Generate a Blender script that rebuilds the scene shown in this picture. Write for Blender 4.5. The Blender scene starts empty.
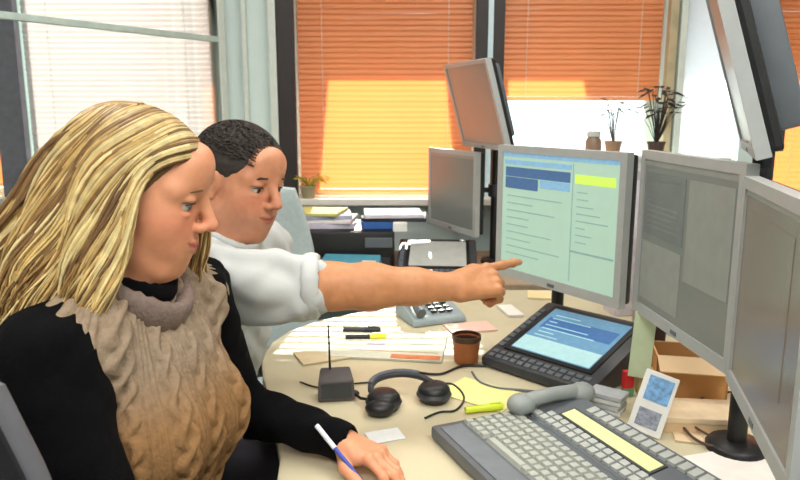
import bpy, bmesh, math, random
import numpy as np
from mathutils import Vector, Matrix

rnd = random.Random(7)
SC = bpy.context.scene
COL = SC.collection
R = math.radians

# ------------------------------------------------------------------ camera
PITCH = R(10.6); FPX = 693.0; CAM = Vector((0, 0, 1.38))
cd = bpy.data.cameras.new('camera'); cam = bpy.data.objects.new('camera', cd); COL.objects.link(cam)
cam.location = CAM; cam.rotation_euler = (math.pi / 2 - PITCH, 0, 0)
cd.sensor_width = 36; cd.lens = FPX * 36 / 800; cd.clip_start = 0.02
cd.dof.use_dof = True; cd.dof.focus_distance = 1.15; cd.dof.aperture_fstop = 9.0
SC.camera = cam
# ------------------------------------------------------------------ view, world, light
SC.view_settings.view_transform = 'Standard'; SC.view_settings.look = 'None'
SC.view_settings.gamma = 1.0; SC.view_settings.use_curve_mapping = False
SC.view_settings.exposure = 0.22
w = bpy.data.worlds.new('sky'); SC.world = w; w.use_nodes = True
bg = w.node_tree.nodes['Background']; bg.inputs[0].default_value = (0.86, 0.93, 1.0, 1); bg.inputs[1].default_value = 2.6
sd = bpy.data.lights.new('sun', 'SUN'); sun = bpy.data.objects.new('sun', sd); COL.objects.link(sun)
sd.energy = 30.0; sd.angle = R(0.6); sd.color = (1.0, 0.93, 0.8)
sun.rotation_euler = Vector((0.0, 0.90, 0.44)).to_track_quat('Z', 'Y').to_euler()   # shines in from beyond the windows

def area(name, loc, sx, sy, power, col, aim=(0, 0, -1)):
    d = bpy.data.lights.new(name, 'AREA'); o = bpy.data.objects.new(name, d); COL.objects.link(o)
    d.shape = 'RECTANGLE'; d.size = sx; d.size_y = sy; d.energy = power; d.color = col
    o.location = loc; o.rotation_euler = Vector((-aim[0], -aim[1], -aim[2])).to_track_quat('Z', 'Y').to_euler()
CEIL = 2.75
LAMPS = [(-0.4, -0.5, 30), (0.9, 0.3, 22), (-0.9, 1.5, 15), (0.6, 2.1, 15), (0.1, -1.6, 24)]
for lx, ly, lp in LAMPS:
    area('ceiling_lamp_light', (lx, ly, CEIL - 0.055), 1.1, 0.5, lp, (1.0, 0.96, 0.9))

# ------------------------------------------------------------------ helpers
def ray(px, py):
    cp, sp = math.cos(PITCH), math.sin(PITCH)
    a = (px - 400) / FPX; b = (240 - py) / FPX
    return Vector((a, cp + b * sp, -sp + b * cp))
def atY(px, py, Y):
    d = ray(px, py); return CAM + d * (Y / d.y)
def atZ(px, py, z=0.74):
    d = ray(px, py); return CAM + d * ((z - CAM.z) / d.z)

def lin(c):
    return tuple(((v / 255) / 12.92 if v / 255 <= 0.04045 else ((v / 255 + 0.055) / 1.055) ** 2.4) for v in c) + (1.0,)

MATS = {}
def mat(name, col, rough=0.5, metal=0.0, var=0.08, scale=30, bump=0.0, bscale=200, emit=None, estr=1.0,
        vcol=False, trans=0.0, sss=0.0, spec=0.5, coat=0.0):
    if name in MATS: return MATS[name]
    m = bpy.data.materials.new(name); m.use_nodes = True; nt = m.node_tree; b = nt.nodes['Principled BSDF']
    out = nt.nodes['Material Output']
    b.inputs['Roughness'].default_value = rough; b.inputs['Metallic'].default_value = metal
    b.inputs['Specular IOR Level'].default_value = spec
    b.inputs['Coat Weight'].default_value = coat
    tc = nt.nodes.new('ShaderNodeTexCoord')
    n = nt.nodes.new('ShaderNodeTexNoise'); n.inputs['Scale'].default_value = scale; n.inputs['Detail'].default_value = 3
    nt.links.new(tc.outputs['Object'], n.inputs['Vector'])
    mr = nt.nodes.new('ShaderNodeMapRange'); mr.inputs[1].default_value = 0.3; mr.inputs[2].default_value = 0.7
    mr.inputs[3].default_value = 1 - var; mr.inputs[4].default_value = 1 + var
    nt.links.new(n.outputs['Fac'], mr.inputs[0])
    vm = nt.nodes.new('ShaderNodeVectorMath'); vm.operation = 'SCALE'
    if vcol:
        at = nt.nodes.new('ShaderNodeAttribute'); at.attribute_name = 'Col'; nt.links.new(at.outputs['Color'], vm.inputs[0])
    else:
        vm.inputs[0].default_value = lin(col)[:3]
    nt.links.new(mr.outputs[0], vm.inputs['Scale'])
    nt.links.new(vm.outputs[0], b.inputs['Base Color'])
    if bump > 0:
        n2 = nt.nodes.new('ShaderNodeTexNoise'); n2.inputs['Scale'].default_value = bscale
        nt.links.new(tc.outputs['Object'], n2.inputs['Vector'])
        bp = nt.nodes.new('ShaderNodeBump'); bp.inputs['Strength'].default_value = bump; bp.inputs['Distance'].default_value = 0.002
        nt.links.new(n2.outputs['Fac'], bp.inputs['Height']); nt.links.new(bp.outputs[0], b.inputs['Normal'])
    if emit is not None:
        b.inputs['Emission Color'].default_value = lin(emit); b.inputs['Emission Strength'].default_value = estr
    if sss > 0:
        b.inputs['Subsurface Weight'].default_value = sss; b.inputs['Subsurface Radius'].default_value = (0.012, 0.005, 0.003)
        b.inputs['Subsurface Scale'].default_value = 1.0
    if trans > 0:
        t = nt.nodes.new('ShaderNodeBsdfTranslucent'); nt.links.new(vm.outputs[0], t.inputs['Color'])
        mx = nt.nodes.new('ShaderNodeMixShader'); mx.inputs[0].default_value = trans
        nt.links.new(b.outputs[0], mx.inputs[1]); nt.links.new(t.outputs[0], mx.inputs[2]); nt.links.new(mx.outputs[0], out.inputs[0])
    MATS[name] = m; return m

def glass(name, tint):
    m = bpy.data.materials.new(name); m.use_nodes = True; nt = m.node_tree
    for n in list(nt.nodes):
        if n.type == 'BSDF_PRINCIPLED': nt.nodes.remove(n)
    out = nt.nodes['Material Output']
    t = nt.nodes.new('ShaderNodeBsdfTransparent'); t.inputs[0].default_value = lin(tint)
    g = nt.nodes.new('ShaderNodeBsdfGlossy'); g.inputs['Roughness'].default_value = 0.03
    f = nt.nodes.new('ShaderNodeFresnel'); f.inputs[0].default_value = 1.45
    mx = nt.nodes.new('ShaderNodeMixShader')
    nt.links.new(f.outputs[0], mx.inputs[0]); nt.links.new(t.outputs[0], mx.inputs[1]); nt.links.new(g.outputs[0], mx.inputs[2])
    nt.links.new(mx.outputs[0], out.inputs[0]); return m

class MB:
    def __init__(s): s.v = []; s.f = []; s.c = []
    def _add(s, v, f):
        o = len(s.v); s.v += [tuple(p) for p in v]; s.f += [tuple(i + o for i in q) for q in f]
    def box(s, c, d, M=None):
        c = Vector(c); h = Vector(d) / 2; vs = []
        for x in (-1, 1):
            for y in (-1, 1):
                for z in (-1, 1):
                    p = Vector((x * h.x, y * h.y, z * h.z))
                    if M is not None: p = M @ p
                    vs.append(c + p)
        s._add(vs, [(0, 1, 3, 2), (4, 6, 7, 5), (0, 4, 5, 1), (2, 3, 7, 6), (0, 2, 6, 4), (1, 5, 7, 3)]); return s
    def bb(s, x0, x1, y0, y1, z0, z1):
        return s.box(((x0 + x1) / 2, (y0 + y1) / 2, (z0 + z1) / 2), (x1 - x0, y1 - y0, z1 - z0))
    def hexa(s, v):   # 8 vertices: bottom loop 0-3, top loop 4-7
        s._add(v, [(3, 2, 1, 0), (4, 5, 6, 7), (0, 1, 5, 4), (1, 2, 6, 5), (2, 3, 7, 6), (3, 0, 4, 7)]); return s
    def tube(s, pts, r, n=8, cap=True):
        pts = [Vector(p) for p in pts]; rs = r if isinstance(r, (list, tuple)) else [r] * len(pts)
        vs = []; up = None
        for i, p in enumerate(pts):
            t = (pts[min(i + 1, len(pts) - 1)] - pts[max(i - 1, 0)]).normalized()
            if up is None:
                up = Vector((0, 0, 1)) if abs(t.z) < 0.9 else Vector((1, 0, 0))
            a = t.cross(up)
            if a.length < 1e-6: a = t.orthogonal()
            a.normalize(); b = a.cross(t).normalized(); up = b
            for k in range(n):
                an = 2 * math.pi * k / n; vs.append(p + (a * math.cos(an) + b * math.sin(an)) * rs[i])
        fs = []
        for i in range(len(pts) - 1):
            for k in range(n):
                k2 = (k + 1) % n; fs.append((i * n + k, i * n + k2, (i + 1) * n + k2, (i + 1) * n + k))
        if cap:
            fs.append(tuple(range(n - 1, -1, -1))); fs.append(tuple((len(pts) - 1) * n + k for k in range(n)))
        s._add(vs, fs); return s
    def lathe(s, c, prof, n=20):   # prof: (radius, z)
        c = Vector(c); vs = []; fs = []
        for r_, z in prof:
            for k in range(n):
                a = 2 * math.pi * k / n; vs.append(c + Vector((r_ * math.cos(a), r_ * math.sin(a), z)))
        for i in range(len(prof) - 1):
            for k in range(n):
                k2 = (k + 1) % n; fs.append((i * n + k, i * n + k2, (i + 1) * n + k2, (i + 1) * n + k))
        fs.append(tuple(range(n - 1, -1, -1))); fs.append(tuple((len(prof) - 1) * n + k for k in range(n)))
        s._add(vs, fs); return s
    def prism(s, poly, z0, z1):
        n = len(poly); vs = [(x, y, z0) for x, y in poly] + [(x, y, z1) for x, y in poly]
        fs = [tuple(range(n - 1, -1, -1)), tuple(range(n, 2 * n))] + [(i, (i + 1) % n, (i + 1) % n + n, i + n) for i in range(n)]
        s._add(vs, fs); return s
    def ell(s, c, rr, M=None, n=16, m=10):
        vs = []; fs = []; c = Vector(c)
        for i in range(m + 1):
            th = math.pi * i / m
            for k in range(n):
                a = 2 * math.pi * k / n
                p = Vector((rr[0] * math.sin(th) * math.cos(a), rr[1] * math.sin(th) * math.sin(a), rr[2] * math.cos(th)))
                if M is not None: p = M @ p
                vs.append(c + p)
        for i in range(m):
            for k in range(n):
                k2 = (k + 1) % n; fs.append((i * n + k, (i + 1) * n + k, (i + 1) * n + k2, i * n + k2))
        s._add(vs, fs); return s
    def build(s, name, m, parent=None, bevel=0.0, seg=2, smooth=False):
        me = bpy.data.meshes.new(name); bm = bmesh.new()
        bv = [bm.verts.new(p) for p in s.v]
        for q in s.f:
            try: bm.faces.new([bv[i] for i in q])
            except ValueError: pass
        bmesh.ops.remove_doubles(bm, verts=bm.verts, dist=1e-6)
        bmesh.ops.recalc_face_normals(bm, faces=bm.faces)
        if bevel > 0:
            es = [e for e in bm.edges if len(e.link_faces) == 2 and e.calc_face_angle(0) > 0.5]
            bmesh.ops.bevel(bm, geom=es, offset=bevel, segments=seg, affect='EDGES', profile=0.6, clamp_overlap=True)
        if smooth:
            for f in bm.faces: f.smooth = True
            for e in bm.edges:
                if len(e.link_faces) == 2 and e.calc_face_angle(0) > 0.8: e.smooth = False
        bm.to_mesh(me); bm.free(); me.materials.append(m)
        o = bpy.data.objects.new(name, me); COL.objects.link(o)
        if parent: o.parent = parent
        return o

def thing(name, label, cat, loc=(0, 0, 0), rz=0.0, group=None):
    o = bpy.data.objects.new(name, None); COL.objects.link(o); o.location = loc; o.rotation_euler = (0, 0, rz)
    o.empty_display_size = 0.05
    o['label'] = label; o['category'] = cat
    if group: o['group'] = group
    return o
def tag(o, label, cat, group=None):
    o['label'] = label; o['category'] = cat
    if group: o['group'] = group
    return o
def struct(o): o['kind'] = 'structure'; return o
def dup(root, loc, rz, label, group=None):
    r_ = root.copy(); COL.objects.link(r_); r_.location = loc; r_.rotation_euler = (0, 0, rz); r_['label'] = label
    if group: r_['group'] = group
    for ch in list(root.children):
        c = ch.copy(); COL.objects.link(c); c.parent = r_
        for g in list(ch.children):
            d = g.copy(); COL.objects.link(d); d.parent = c
    return r_

# ------------------------------------------------------------------ signed-distance modelling of bodies and clothes
def axis(lo, hi, coarse, bands=()):
    xs = [lo]
    while xs[-1] < hi:
        x = xs[-1]; st = coarse
        for a, b, f in bands:
            if a <= x < b: st = min(st, f)
        xs.append(x + st)
    return np.array(xs, dtype=np.float32)

class Vol:
    def __init__(s, ax, ay, az):
        s.a = (ax, ay, az); s.D = np.full((len(ax), len(ay), len(az)), 0.5, np.float32)
        s.R = np.eye(3); s.t = np.zeros(3)
    def frame(s, Rm=None, t=None):
        s.R = np.eye(3) if Rm is None else np.array(Rm, float); s.t = np.zeros(3) if t is None else np.array(t, float); return s
    def w(s, p): return s.R @ np.array(p, float) + s.t
    def sub(s, lo, hi):
        sl = []
        for k in range(3):
            i0 = max(int(np.searchsorted(s.a[k], lo[k])) - 1, 0); i1 = min(int(np.searchsorted(s.a[k], hi[k])) + 1, len(s.a[k]))
            if i1 - i0 < 2: return None
            sl.append(slice(i0, i1))
        return tuple(sl), s.a[0][sl[0]][:, None, None], s.a[1][sl[1]][None, :, None], s.a[2][sl[2]][None, None, :]
    def op(s, sl, d, k, mode):
        a = s.D[sl]
        if mode == 'cut':
            d = -d; h = np.maximum(k - np.abs(a - d), 0) / max(k, 1e-6); s.D[sl] = np.maximum(a, d) + h * h * k * 0.25
        else:
            h = np.maximum(k - np.abs(a - d), 0) / max(k, 1e-6); s.D[sl] = np.minimum(a, d) - h * h * k * 0.25
    def ell(s, c, r, k=0.01, mode='add', Rl=None):
        c = s.w(c); M = s.R if Rl is None else s.R @ np.array(Rl, float)
        m = max(r) + k + 0.015; g = s.sub(c - m, c + m)
        if g is None: return s
        sl, X, Y, Z = g; X = X - c[0]; Y = Y - c[1]; Z = Z - c[2]
        u = [X * M[0, i] + Y * M[1, i] + Z * M[2, i] for i in range(3)]
        k0 = np.sqrt(sum((u[i] / r[i]) ** 2 for i in range(3))); k1 = np.sqrt(sum((u[i] / r[i] ** 2) ** 2 for i in range(3))) + 1e-6
        s.op(sl, (k0 * (k0 - 1) / k1).astype(np.float32), k, mode); return s
    def cone(s, a, b, r1, r2, k=0.01, mode='add'):
        a = s.w(a); b = s.w(b); m = max(r1, r2) + k + 0.015
        g = s.sub(np.minimum(a, b) - m, np.maximum(a, b) + m)
        if g is None: return s
        sl, X, Y, Z = g; ba = b - a; L = float(ba @ ba) + 1e-9
        X = X - a[0]; Y = Y - a[1]; Z = Z - a[2]
        h = np.clip((X * ba[0] + Y * ba[1] + Z * ba[2]) / L, 0, 1)
        d = np.sqrt((X - h * ba[0]) ** 2 + (Y - h * ba[1]) ** 2 + (Z - h * ba[2]) ** 2) - (r1 + (r2 - r1) * h)
        s.op(sl, d.astype(np.float32), k, mode); return s
    def chain(s, pts, rs, k=0.01):
        for i in range(len(pts) - 1): s.cone(pts[i], pts[i + 1], rs[i], rs[i + 1], k)
        return s
    def plane_cut(s, p, n, k=0.003):    # removes the side the normal points to
        p = s.w(p); n = s.R @ np.array(n, float); n = n / np.linalg.norm(n)
        X = s.a[0][:, None, None]; Y = s.a[1][None, :, None]; Z = s.a[2][None, None, :]
        d = ((X - p[0]) * n[0] + (Y - p[1]) * n[1] + (Z - p[2]) * n[2]).astype(np.float32)
        s.D = np.maximum(s.D, d); return s
    def mesh(s):
        D = s.D; S = D < 0
        nx, ny, nz = D.shape
        cnt = np.zeros((nx - 1, ny - 1, nz - 1), np.uint8)
        for i in (0, 1):
            for j in (0, 1):
                for k in (0, 1): cnt += S[i:nx - 1 + i, j:ny - 1 + j, k:nz - 1 + k]
        act = (cnt > 0) & (cnt < 8); I = np.argwhere(act)
        idx = np.full(act.shape, -1, np.int32); idx[act] = np.arange(len(I))
        acc = np.zeros((len(I), 3)); num = np.zeros(len(I))
        corners = [(i, j, k) for i in (0, 1) for j in (0, 1) for k in (0, 1)]
        for c0 in corners:
            for ax in range(3):
                if c0[ax]: continue
                c1 = list(c0); c1[ax] = 1
                a = D[I[:, 0] + c0[0], I[:, 1] + c0[1], I[:, 2] + c0[2]]; b = D[I[:, 0] + c1[0], I[:, 1] + c1[1], I[:, 2] + c1[2]]
                cr = (a < 0) != (b < 0); t = np.where(cr, a / np.where(a == b, 1, a - b), 0); t = np.clip(t, 0, 1)
                p = np.array(c0)[None, :] + np.zeros((len(I), 3)); p[:, ax] += t
                acc[cr] += p[cr]; num[cr] += 1
        loc = I + acc / num[:, None]
        V = np.stack([np.interp(loc[:, k], np.arange(len(s.a[k])), s.a[k]) for k in range(3)], 1)
        F = []
        for ax in range(3):
            sA = [slice(0, n) for n in (nx, ny, nz)]; sB = list(sA)
            sA[ax] = slice(0, -1); sB[ax] = slice(1, None)
            ed = S[tuple(sA)] != S[tuple(sB)]; E = np.argwhere(ed); ins = S[tuple(sA)][ed]
            o1, o2 = [(1, 2), (2, 0), (0, 1)][ax]
            ok = (E[:, o1] > 0) & (E[:, o2] > 0) & (E[:, o1] < D.shape[o1] - 1) & (E[:, o2] < D.shape[o2] - 1); E = E[ok]; ins = ins[ok]
            def cell(d1, d2):
                q = E.copy(); q[:, o1] -= d1; q[:, o2] -= d2; return idx[q[:, 0], q[:, 1], q[:, 2]]
            q = np.stack([cell(1, 1), cell(0, 1), cell(0, 0), cell(1, 0)], 1)
            q[~ins] = q[~ins][:, ::-1]; F.append(q)
        return V, np.concatenate(F)

def npmesh(name, V, F, m, parent=None, base=(0, 0, 0), col=None, disp=None, smooth=True):
    V = np.asarray(V, np.float32) - np.array(base, np.float32)
    me = bpy.data.meshes.new(name); nv = len(V); nf = len(F)
    me.vertices.add(nv); me.vertices.foreach_set('co', V.ravel())
    F = np.asarray(F, np.int32); k = F.shape[1]
    me.loops.add(nf * k); me.loops.foreach_set('vertex_index', F.ravel())
    me.polygons.add(nf); me.polygons.foreach_set('loop_start', np.arange(0, nf * k, k, dtype=np.int32))
    me.polygons.foreach_set('use_smooth', np.full(nf, smooth))
    me.update(calc_edges=True); me.validate()
    if disp is not None:
        N = np.zeros(nv * 3, np.float32); me.vertices.foreach_get('normal', N); N = N.reshape(-1, 3)
        V2 = V + N * disp(V + np.array(base, np.float32), N)[:, None]; me.vertices.foreach_set('co', V2.astype(np.float32).ravel()); me.update()
    if col is not None:
        a = me.color_attributes.new('Col', 'FLOAT_COLOR', 'POINT')
        C4 = np.concatenate([col, np.ones((nv, 1))], 1).astype(np.float32); a.data.foreach_set('color', C4.ravel())
    me.materials.append(m); o = bpy.data.objects.new(name, me); COL.objects.link(o)
    if parent: o.parent = parent
    return o

def rotm(az, pitch=0.0, roll=0.0):   # local x = forward, y = left, z = up ; pitch>0 looks down
    M = Matrix.Rotation(az, 3, 'Z') @ Matrix.Rotation(pitch, 3, 'Y') @ Matrix.Rotation(roll, 3, 'X')
    return np.array(M)

def sstep(a, b, x): t = np.clip((x - a) / (b - a), 0, 1); return t * t * (3 - 2 * t)

def head_sdf(v, c, Rm, female):
    v.frame(Rm, c)
    j = 0.9 if female else 1.0
    v.ell((-.015, 0, .038), (.097, .076, .083), .01)
    v.ell((.022, 0, -.02), (.066, .063 * (j * .5 + .5), .085), .03)
    v.ell((.036, 0, -.055), (.05, .048 * j, .05), .02)
    v.ell((.070, 0, -.092), (.021, .023 * j, .02), .022)
    for y in (-1, 1):
        v.cone((-.008, y * .052 * j, -.055), (.056, y * .02, -.093), .019, .016, .025)
        v.ell((.050, y * .035, -.022), (.028, .024, .032), .03)
        v.cone((.072, y * .014, .032), (.062, y * .047, .030), .014, .012, .018)
    v.ell((.070, 0, .062), (.026, .045, .035), .025)
    for y in (-1, 1): v.ell((.092, y * .032, .010), (.017, .0175, .012), .012, 'cut')
    v.cone((.087, 0, .026), (.111, 0, -.012), .0085, .0095, .012)
    v.ell((.111, 0, -.016), (.012, .011, .0095), .006)
    for y in (-1, 1): v.ell((.099, y * .0125, -.0215), (.010, .0075, .0075), .005)
    for y in (-1, 1): v.ell((.104, y * .006, -.0285), (.005, .0035, .003), .002, 'cut')
    v.ell((.069, 0, -.056), (.0245, .038, .030), .022)
    lr = .0044 if female else .0036
    for (x0, z0, r0) in ((.0965, -.0480, lr), (.0950, -.0595, lr * 1.1)):
        pts = [(x0 - .0085 * (t * t), .024 * t, z0 + ((.0125 if female else .008) * abs(t) ** 1.5 if z0 < -.055 else (.0060 if female else .0015) * abs(t) ** 1.5)) for t in (-1, -.5, 0, .5, 1)]
        v.chain(pts, [r0 * .45, r0 * .85, r0, r0 * .85, r0 * .45], .004)
    for y in (-1, 1): v.cone((.0985, 0, -.0535), (.0895, y * .026, -.0455 if female else -.0490), .0014, .0012, .002, 'cut')
    for y in (-1, 1):   # eyelids over the eyeballs
        v.ell((.0725, y * .032, .0205), (.0152, .0175, .0088), .003)
        v.ell((.0715, y * .032, -.0030), (.0148, .0165, .0072), .003)
        v.ell((-.006, y * .078, -.002), (.019, .0085, .031), .006, Rl=np.array(Matrix.Rotation(R(12), 3, 'Y') @ Matrix.Rotation(R(18 * -y), 3, 'Z')))
        v.ell((-.002, y * .086, 0), (.010, .006, .019), .004, 'cut')
        v.ell((.0, y * .078, -.025), (.007, .005, .008), .004)
    nr = .050 if female else .058
    v.cone((-.022, 0, -.045), (-.045, 0, -.17), nr, nr * 1.05, .025)
    v.frame()

def face_colour(V, c, Rm, skin, lipc, flush, browc=None):
    L = (V - np.array(c)) @ Rm; n = len(V)
    C = np.tile(np.array(skin), (n, 1))
    d = np.abs(L[:, 1]); 
    f = np.exp(-(((L[:, 0] - .06) / .04) ** 2 + ((d - .04) / .024) ** 2 + ((L[:, 2] + .022) / .024) ** 2))
    f += .8 * np.exp(-(((L[:, 0] - .112) / .016) ** 2 + (L[:, 1] / .016) ** 2 + ((L[:, 2] + .02) / .014) ** 2))
    f = np.clip(f, 0, 1)[:, None] * .6; C = C * (1 - f) + np.array(flush) * f
    lp = (L[:, 0] > .076) & (d < .025) & (np.abs(L[:, 2] + .054 - .26 * d) < (.0085 - .28 * np.maximum(d - .004, 0)))
    C[lp] = np.array(lipc)
    return C

def hand_sdf(v, W, f, n, side, bends, splay=0.0, thumb=None, sc=1.0, k=0.004):
    f = Vector(f).normalized(); n = Vector(n); n = (n - f * n.dot(f)).normalized()
    s = f.cross(n) * (1 if side == 'L' else -1); W = Vector(W)
    offs = [.027, .008, -.011, -.028]; mlen = [.088, .092, .087, .078]
    segs = [(.043, .026, .020), (.047, .029, .021), (.043, .027, .020), (.034, .021, .018)]
    rads = [.0092, .0095, .0088, .0078]; tips = []
    for i in range(4):
        m = W + f * mlen[i] * sc + s * offs[i] * sc
        v.cone(W + s * offs[i] * .55 * sc, m, .017 * sc, .0115 * sc, .010)
        v.ell(m + n * .0035, (.0105 * sc,) * 3, .004)
    v.cone(W + f * .02 * sc + s * .012 * sc, W + f * .06 * sc + s * .034 * sc - n * .006, .017 * sc, .013 * sc, .014)
    for i in range(4):
        p = W + f * mlen[i] * sc + s * offs[i] * sc; ang = 0.0; r0 = rads[i] * sc
        d0 = (f + s * splay * (offs[i] / .03)).normalized()
        for jn in range(3):
            ang += bends[i][jn]
            d = d0 * math.cos(ang) - n * math.sin(ang); q = p + d * segs[i][jn] * sc
            r1 = r0 * (.92 if jn < 2 else .82); v.cone(p, q, r0 * 1.05, r1, k); v.ell(p, (r0 * 1.12,) * 3, k); p = q; r0 = r1
        tips.append(p.copy())
    if thumb is None: thumb = ((.55, .75, -.35), (.85, .45, -.3), (.95, .15, -.25))
    p = W + f * .022 * sc + s * .026 * sc - n * .006; r0 = .0135 * sc
    for t, L in zip(thumb, (.044, .034, .027)):
        d = (f * t[0] + s * t[1] + n * t[2]).normalized(); q = p + d * L * sc; v.cone(p, q, r0, r0 * .86, .006); p = q; r0 *= .86
    tips.append(p.copy())
    return tips

def eyes(parent, base, c, Rm, gaze, iris, name='eye'):
    for y in (-1, 1):
        n = 24; mb = MB(); mb.ell((0, 0, 0), (.0128,) * 3, None, 24, 24)
        V = np.array(mb.v); g = np.array(gaze) / np.linalg.norm(gaze); dt = (V / .0128) @ g
        C = np.tile(np.array([.50, .46, .42]), (len(V), 1)); C[dt > math.cos(R(30))] = iris; C[dt > math.cos(R(13))] = (.01, .01, .01)
        Vw = V @ Rm.T + (Rm @ np.array([.0715, y * .032, .0098]) + np.array(c))
        F = np.array([q for q in mb.f]); npmesh(name, Vw, F, M_eye, parent, base, C)
def face_tubes(parent, base, c, Rm, name, m, pts, r):
    mb = MB(); c = Vector(c); M = Matrix(Rm.tolist())
    for ps in pts: mb.tube([c + M @ Vector(p) for p in ps], [r * .5, r, r, r * .4][:len(ps)] if len(ps) == 4 else r, 6)
    mb.v = [tuple(Vector(p) - Vector(base)) for p in mb.v]; return mb.build(name, m, parent, smooth=True)

# ------------------------------------------------------------------ materials
M_wall = mat('wall_paint', (206, 222, 220), .8, var=.03, scale=4)
M_ceil = mat('ceiling_paint', (228, 226, 220), .9, var=.03)
M_floor = mat('carpet_tile', (92, 92, 96), .95, var=.25, scale=90, bump=.5)
M_post = mat('dark_window_post', (40, 32, 32), .5, var=.2, scale=8)
M_trim = mat('pale_trim', (205, 212, 205), .5, var=.04)
M_wood = mat('honey_wood_trim', (176, 160, 128), .5, var=.15, scale=14)
M_orange = mat('orange_blind', (236, 178, 132), .45, var=.05, scale=3, trans=.6)
M_white = mat('white_blind', (222, 211, 213), .5, var=.03, scale=3, trans=.47)
M_shade = mat('white_shade', (250, 249, 252), .7, var=.02, trans=.75)
M_cream = mat('cream_desk', (202, 193, 163), .45, var=.05, scale=9, spec=.4)
M_deskedge = mat('desk_panel', (170, 150, 125), .6, var=.1)
M_black = mat('black_plastic', (22, 22, 24), .45, var=.15)
M_dark = mat('charcoal_plastic', (52, 54, 58), .45, var=.12)
M_slate = mat('slate_plastic', (92, 98, 104), .5, var=.06)
M_slate2 = mat('handset_grey', (140, 146, 144), .5, var=.05)
M_silver = mat('silver_plastic', (166, 170, 170), .4, var=.04)
M_greyplastic = mat('light_grey_plastic', (176, 180, 176), .5, var=.06)
M_key = mat('grey_key', (172, 176, 168), .55, var=.06, scale=60)
M_screenreflgrey = mat('screen_grey_reflection', (104, 108, 104), .28, var=.05, scale=6, emit=(116, 120, 112), estr=.22)  # grey of window reflections put into the base colour, plus weak screen glow
M_screenreflbrown = mat('screen_brown_reflection', (96, 92, 86), .22, var=.12, scale=5, emit=(140, 122, 102), estr=.22)  # brownish reflection painted into base colour and emission
M_lcd = mat('lcd_pale', (150, 176, 162), .35, var=.02, emit=(172, 208, 188), estr=.42)
M_lcdblue = mat('lcd_navy', (60, 90, 130), .3, var=.12, scale=120, emit=(70, 100, 140), estr=.5)
M_lcdmid = mat('lcd_blue', (120, 160, 190), .3, var=.12, scale=120, emit=(120, 165, 195), estr=.5)
M_lcdgreen = mat('lcd_lime', (180, 210, 90), .3, var=.05, emit=(180, 215, 90), estr=.6)
M_lcdline = mat('lcd_line', (120, 150, 150), .3, var=.05, emit=(125, 155, 152), estr=.5)
M_tscreen = mat('console_screen', (90, 130, 160), .25, var=.1, scale=70, emit=(105, 150, 180), estr=.5)
M_tscreen2 = mat('console_screen_light', (160, 195, 200), .25, var=.08, scale=70, emit=(160, 200, 200), estr=.5)
M_tscreen3 = mat('console_screen_deep', (60, 100, 150), .25, var=.15, scale=90, emit=(62, 105, 155), estr=.5)
M_strip = mat('pale_yellow_display', (190, 194, 140), .4, var=.02, emit=(226, 230, 160), estr=.38)
M_skinw = mat('skin_woman', (0, 0, 0), .5, var=.05, scale=60, vcol=True, sss=.12, bump=.08, bscale=500)
M_skinm = mat('skin_man', (0, 0, 0), .5, var=.08, scale=60, vcol=True, sss=.12, bump=.12, bscale=500)
M_eye = mat('eye', (0, 0, 0), .15, var=0.0, vcol=True)
M_hairw = mat('blond_hair', (0, 0, 0), .45, var=.18, scale=60, vcol=True, spec=.35)
M_hairm = mat('dark_hair', (50, 42, 38), .7, var=.2, scale=150, bump=.25, bscale=300)
M_brow = mat('brow_hair', (132, 94, 62), .7, var=.1)
M_browd = mat('dark_brow_hair', (62, 46, 38), .7, var=.1)
M_lash = mat('lash_line', (70, 48, 40), .6, var=.05)
M_shirt = mat('white_shirt', (190, 194, 194), .8, var=.04, scale=12, bump=.4, bscale=35)
M_sweater = mat('black_sweater', (5, 5, 8), .95, var=.3, scale=60, bump=.5, spec=.15)
M_trouser = mat('dark_trousers', (38, 36, 44), .9, var=.15)
M_shoe = mat('black_shoe', (20, 18, 18), .4, var=.1)
M_paper = mat('white_paper', (236, 236, 232), .7, var=.02, trans=.1)
M_cardb = mat('cardboard', (206, 150, 92), .8, var=.1, scale=12)
M_tan = mat('tan_card', (222, 190, 150), .8, var=.06, scale=12)
M_sill = mat('sill_paint', (216, 214, 206), .6, var=.04)

# vest: knit yarn material
def knit():
    m = mat('brown_knit', (0, 0, 0), .9, var=.12, scale=90, vcol=True, spec=.2); nt = m.node_tree; b = nt.nodes['Principled BSDF']
    tc = nt.nodes.new('ShaderNodeTexCoord'); mp = nt.nodes.new('ShaderNodeMapping'); mp.inputs['Scale'].default_value = (1, 1, .7)
    vo = nt.nodes.new('ShaderNodeTexVoronoi'); vo.inputs['Scale'].default_value = 240
    nt.links.new(tc.outputs['Object'], mp.inputs[0]); nt.links.new(mp.outputs[0], vo.inputs['Vector'])
    bp = nt.nodes.new('ShaderNodeBump'); bp.inputs['Strength'].default_value = .5; bp.inputs['Distance'].default_value = .002; bp.invert = True
    nt.links.new(vo.outputs['Distance'], bp.inputs['Height']); nt.links.new(bp.outputs[0], b.inputs['Normal']); return m
M_vest = knit()

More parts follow.
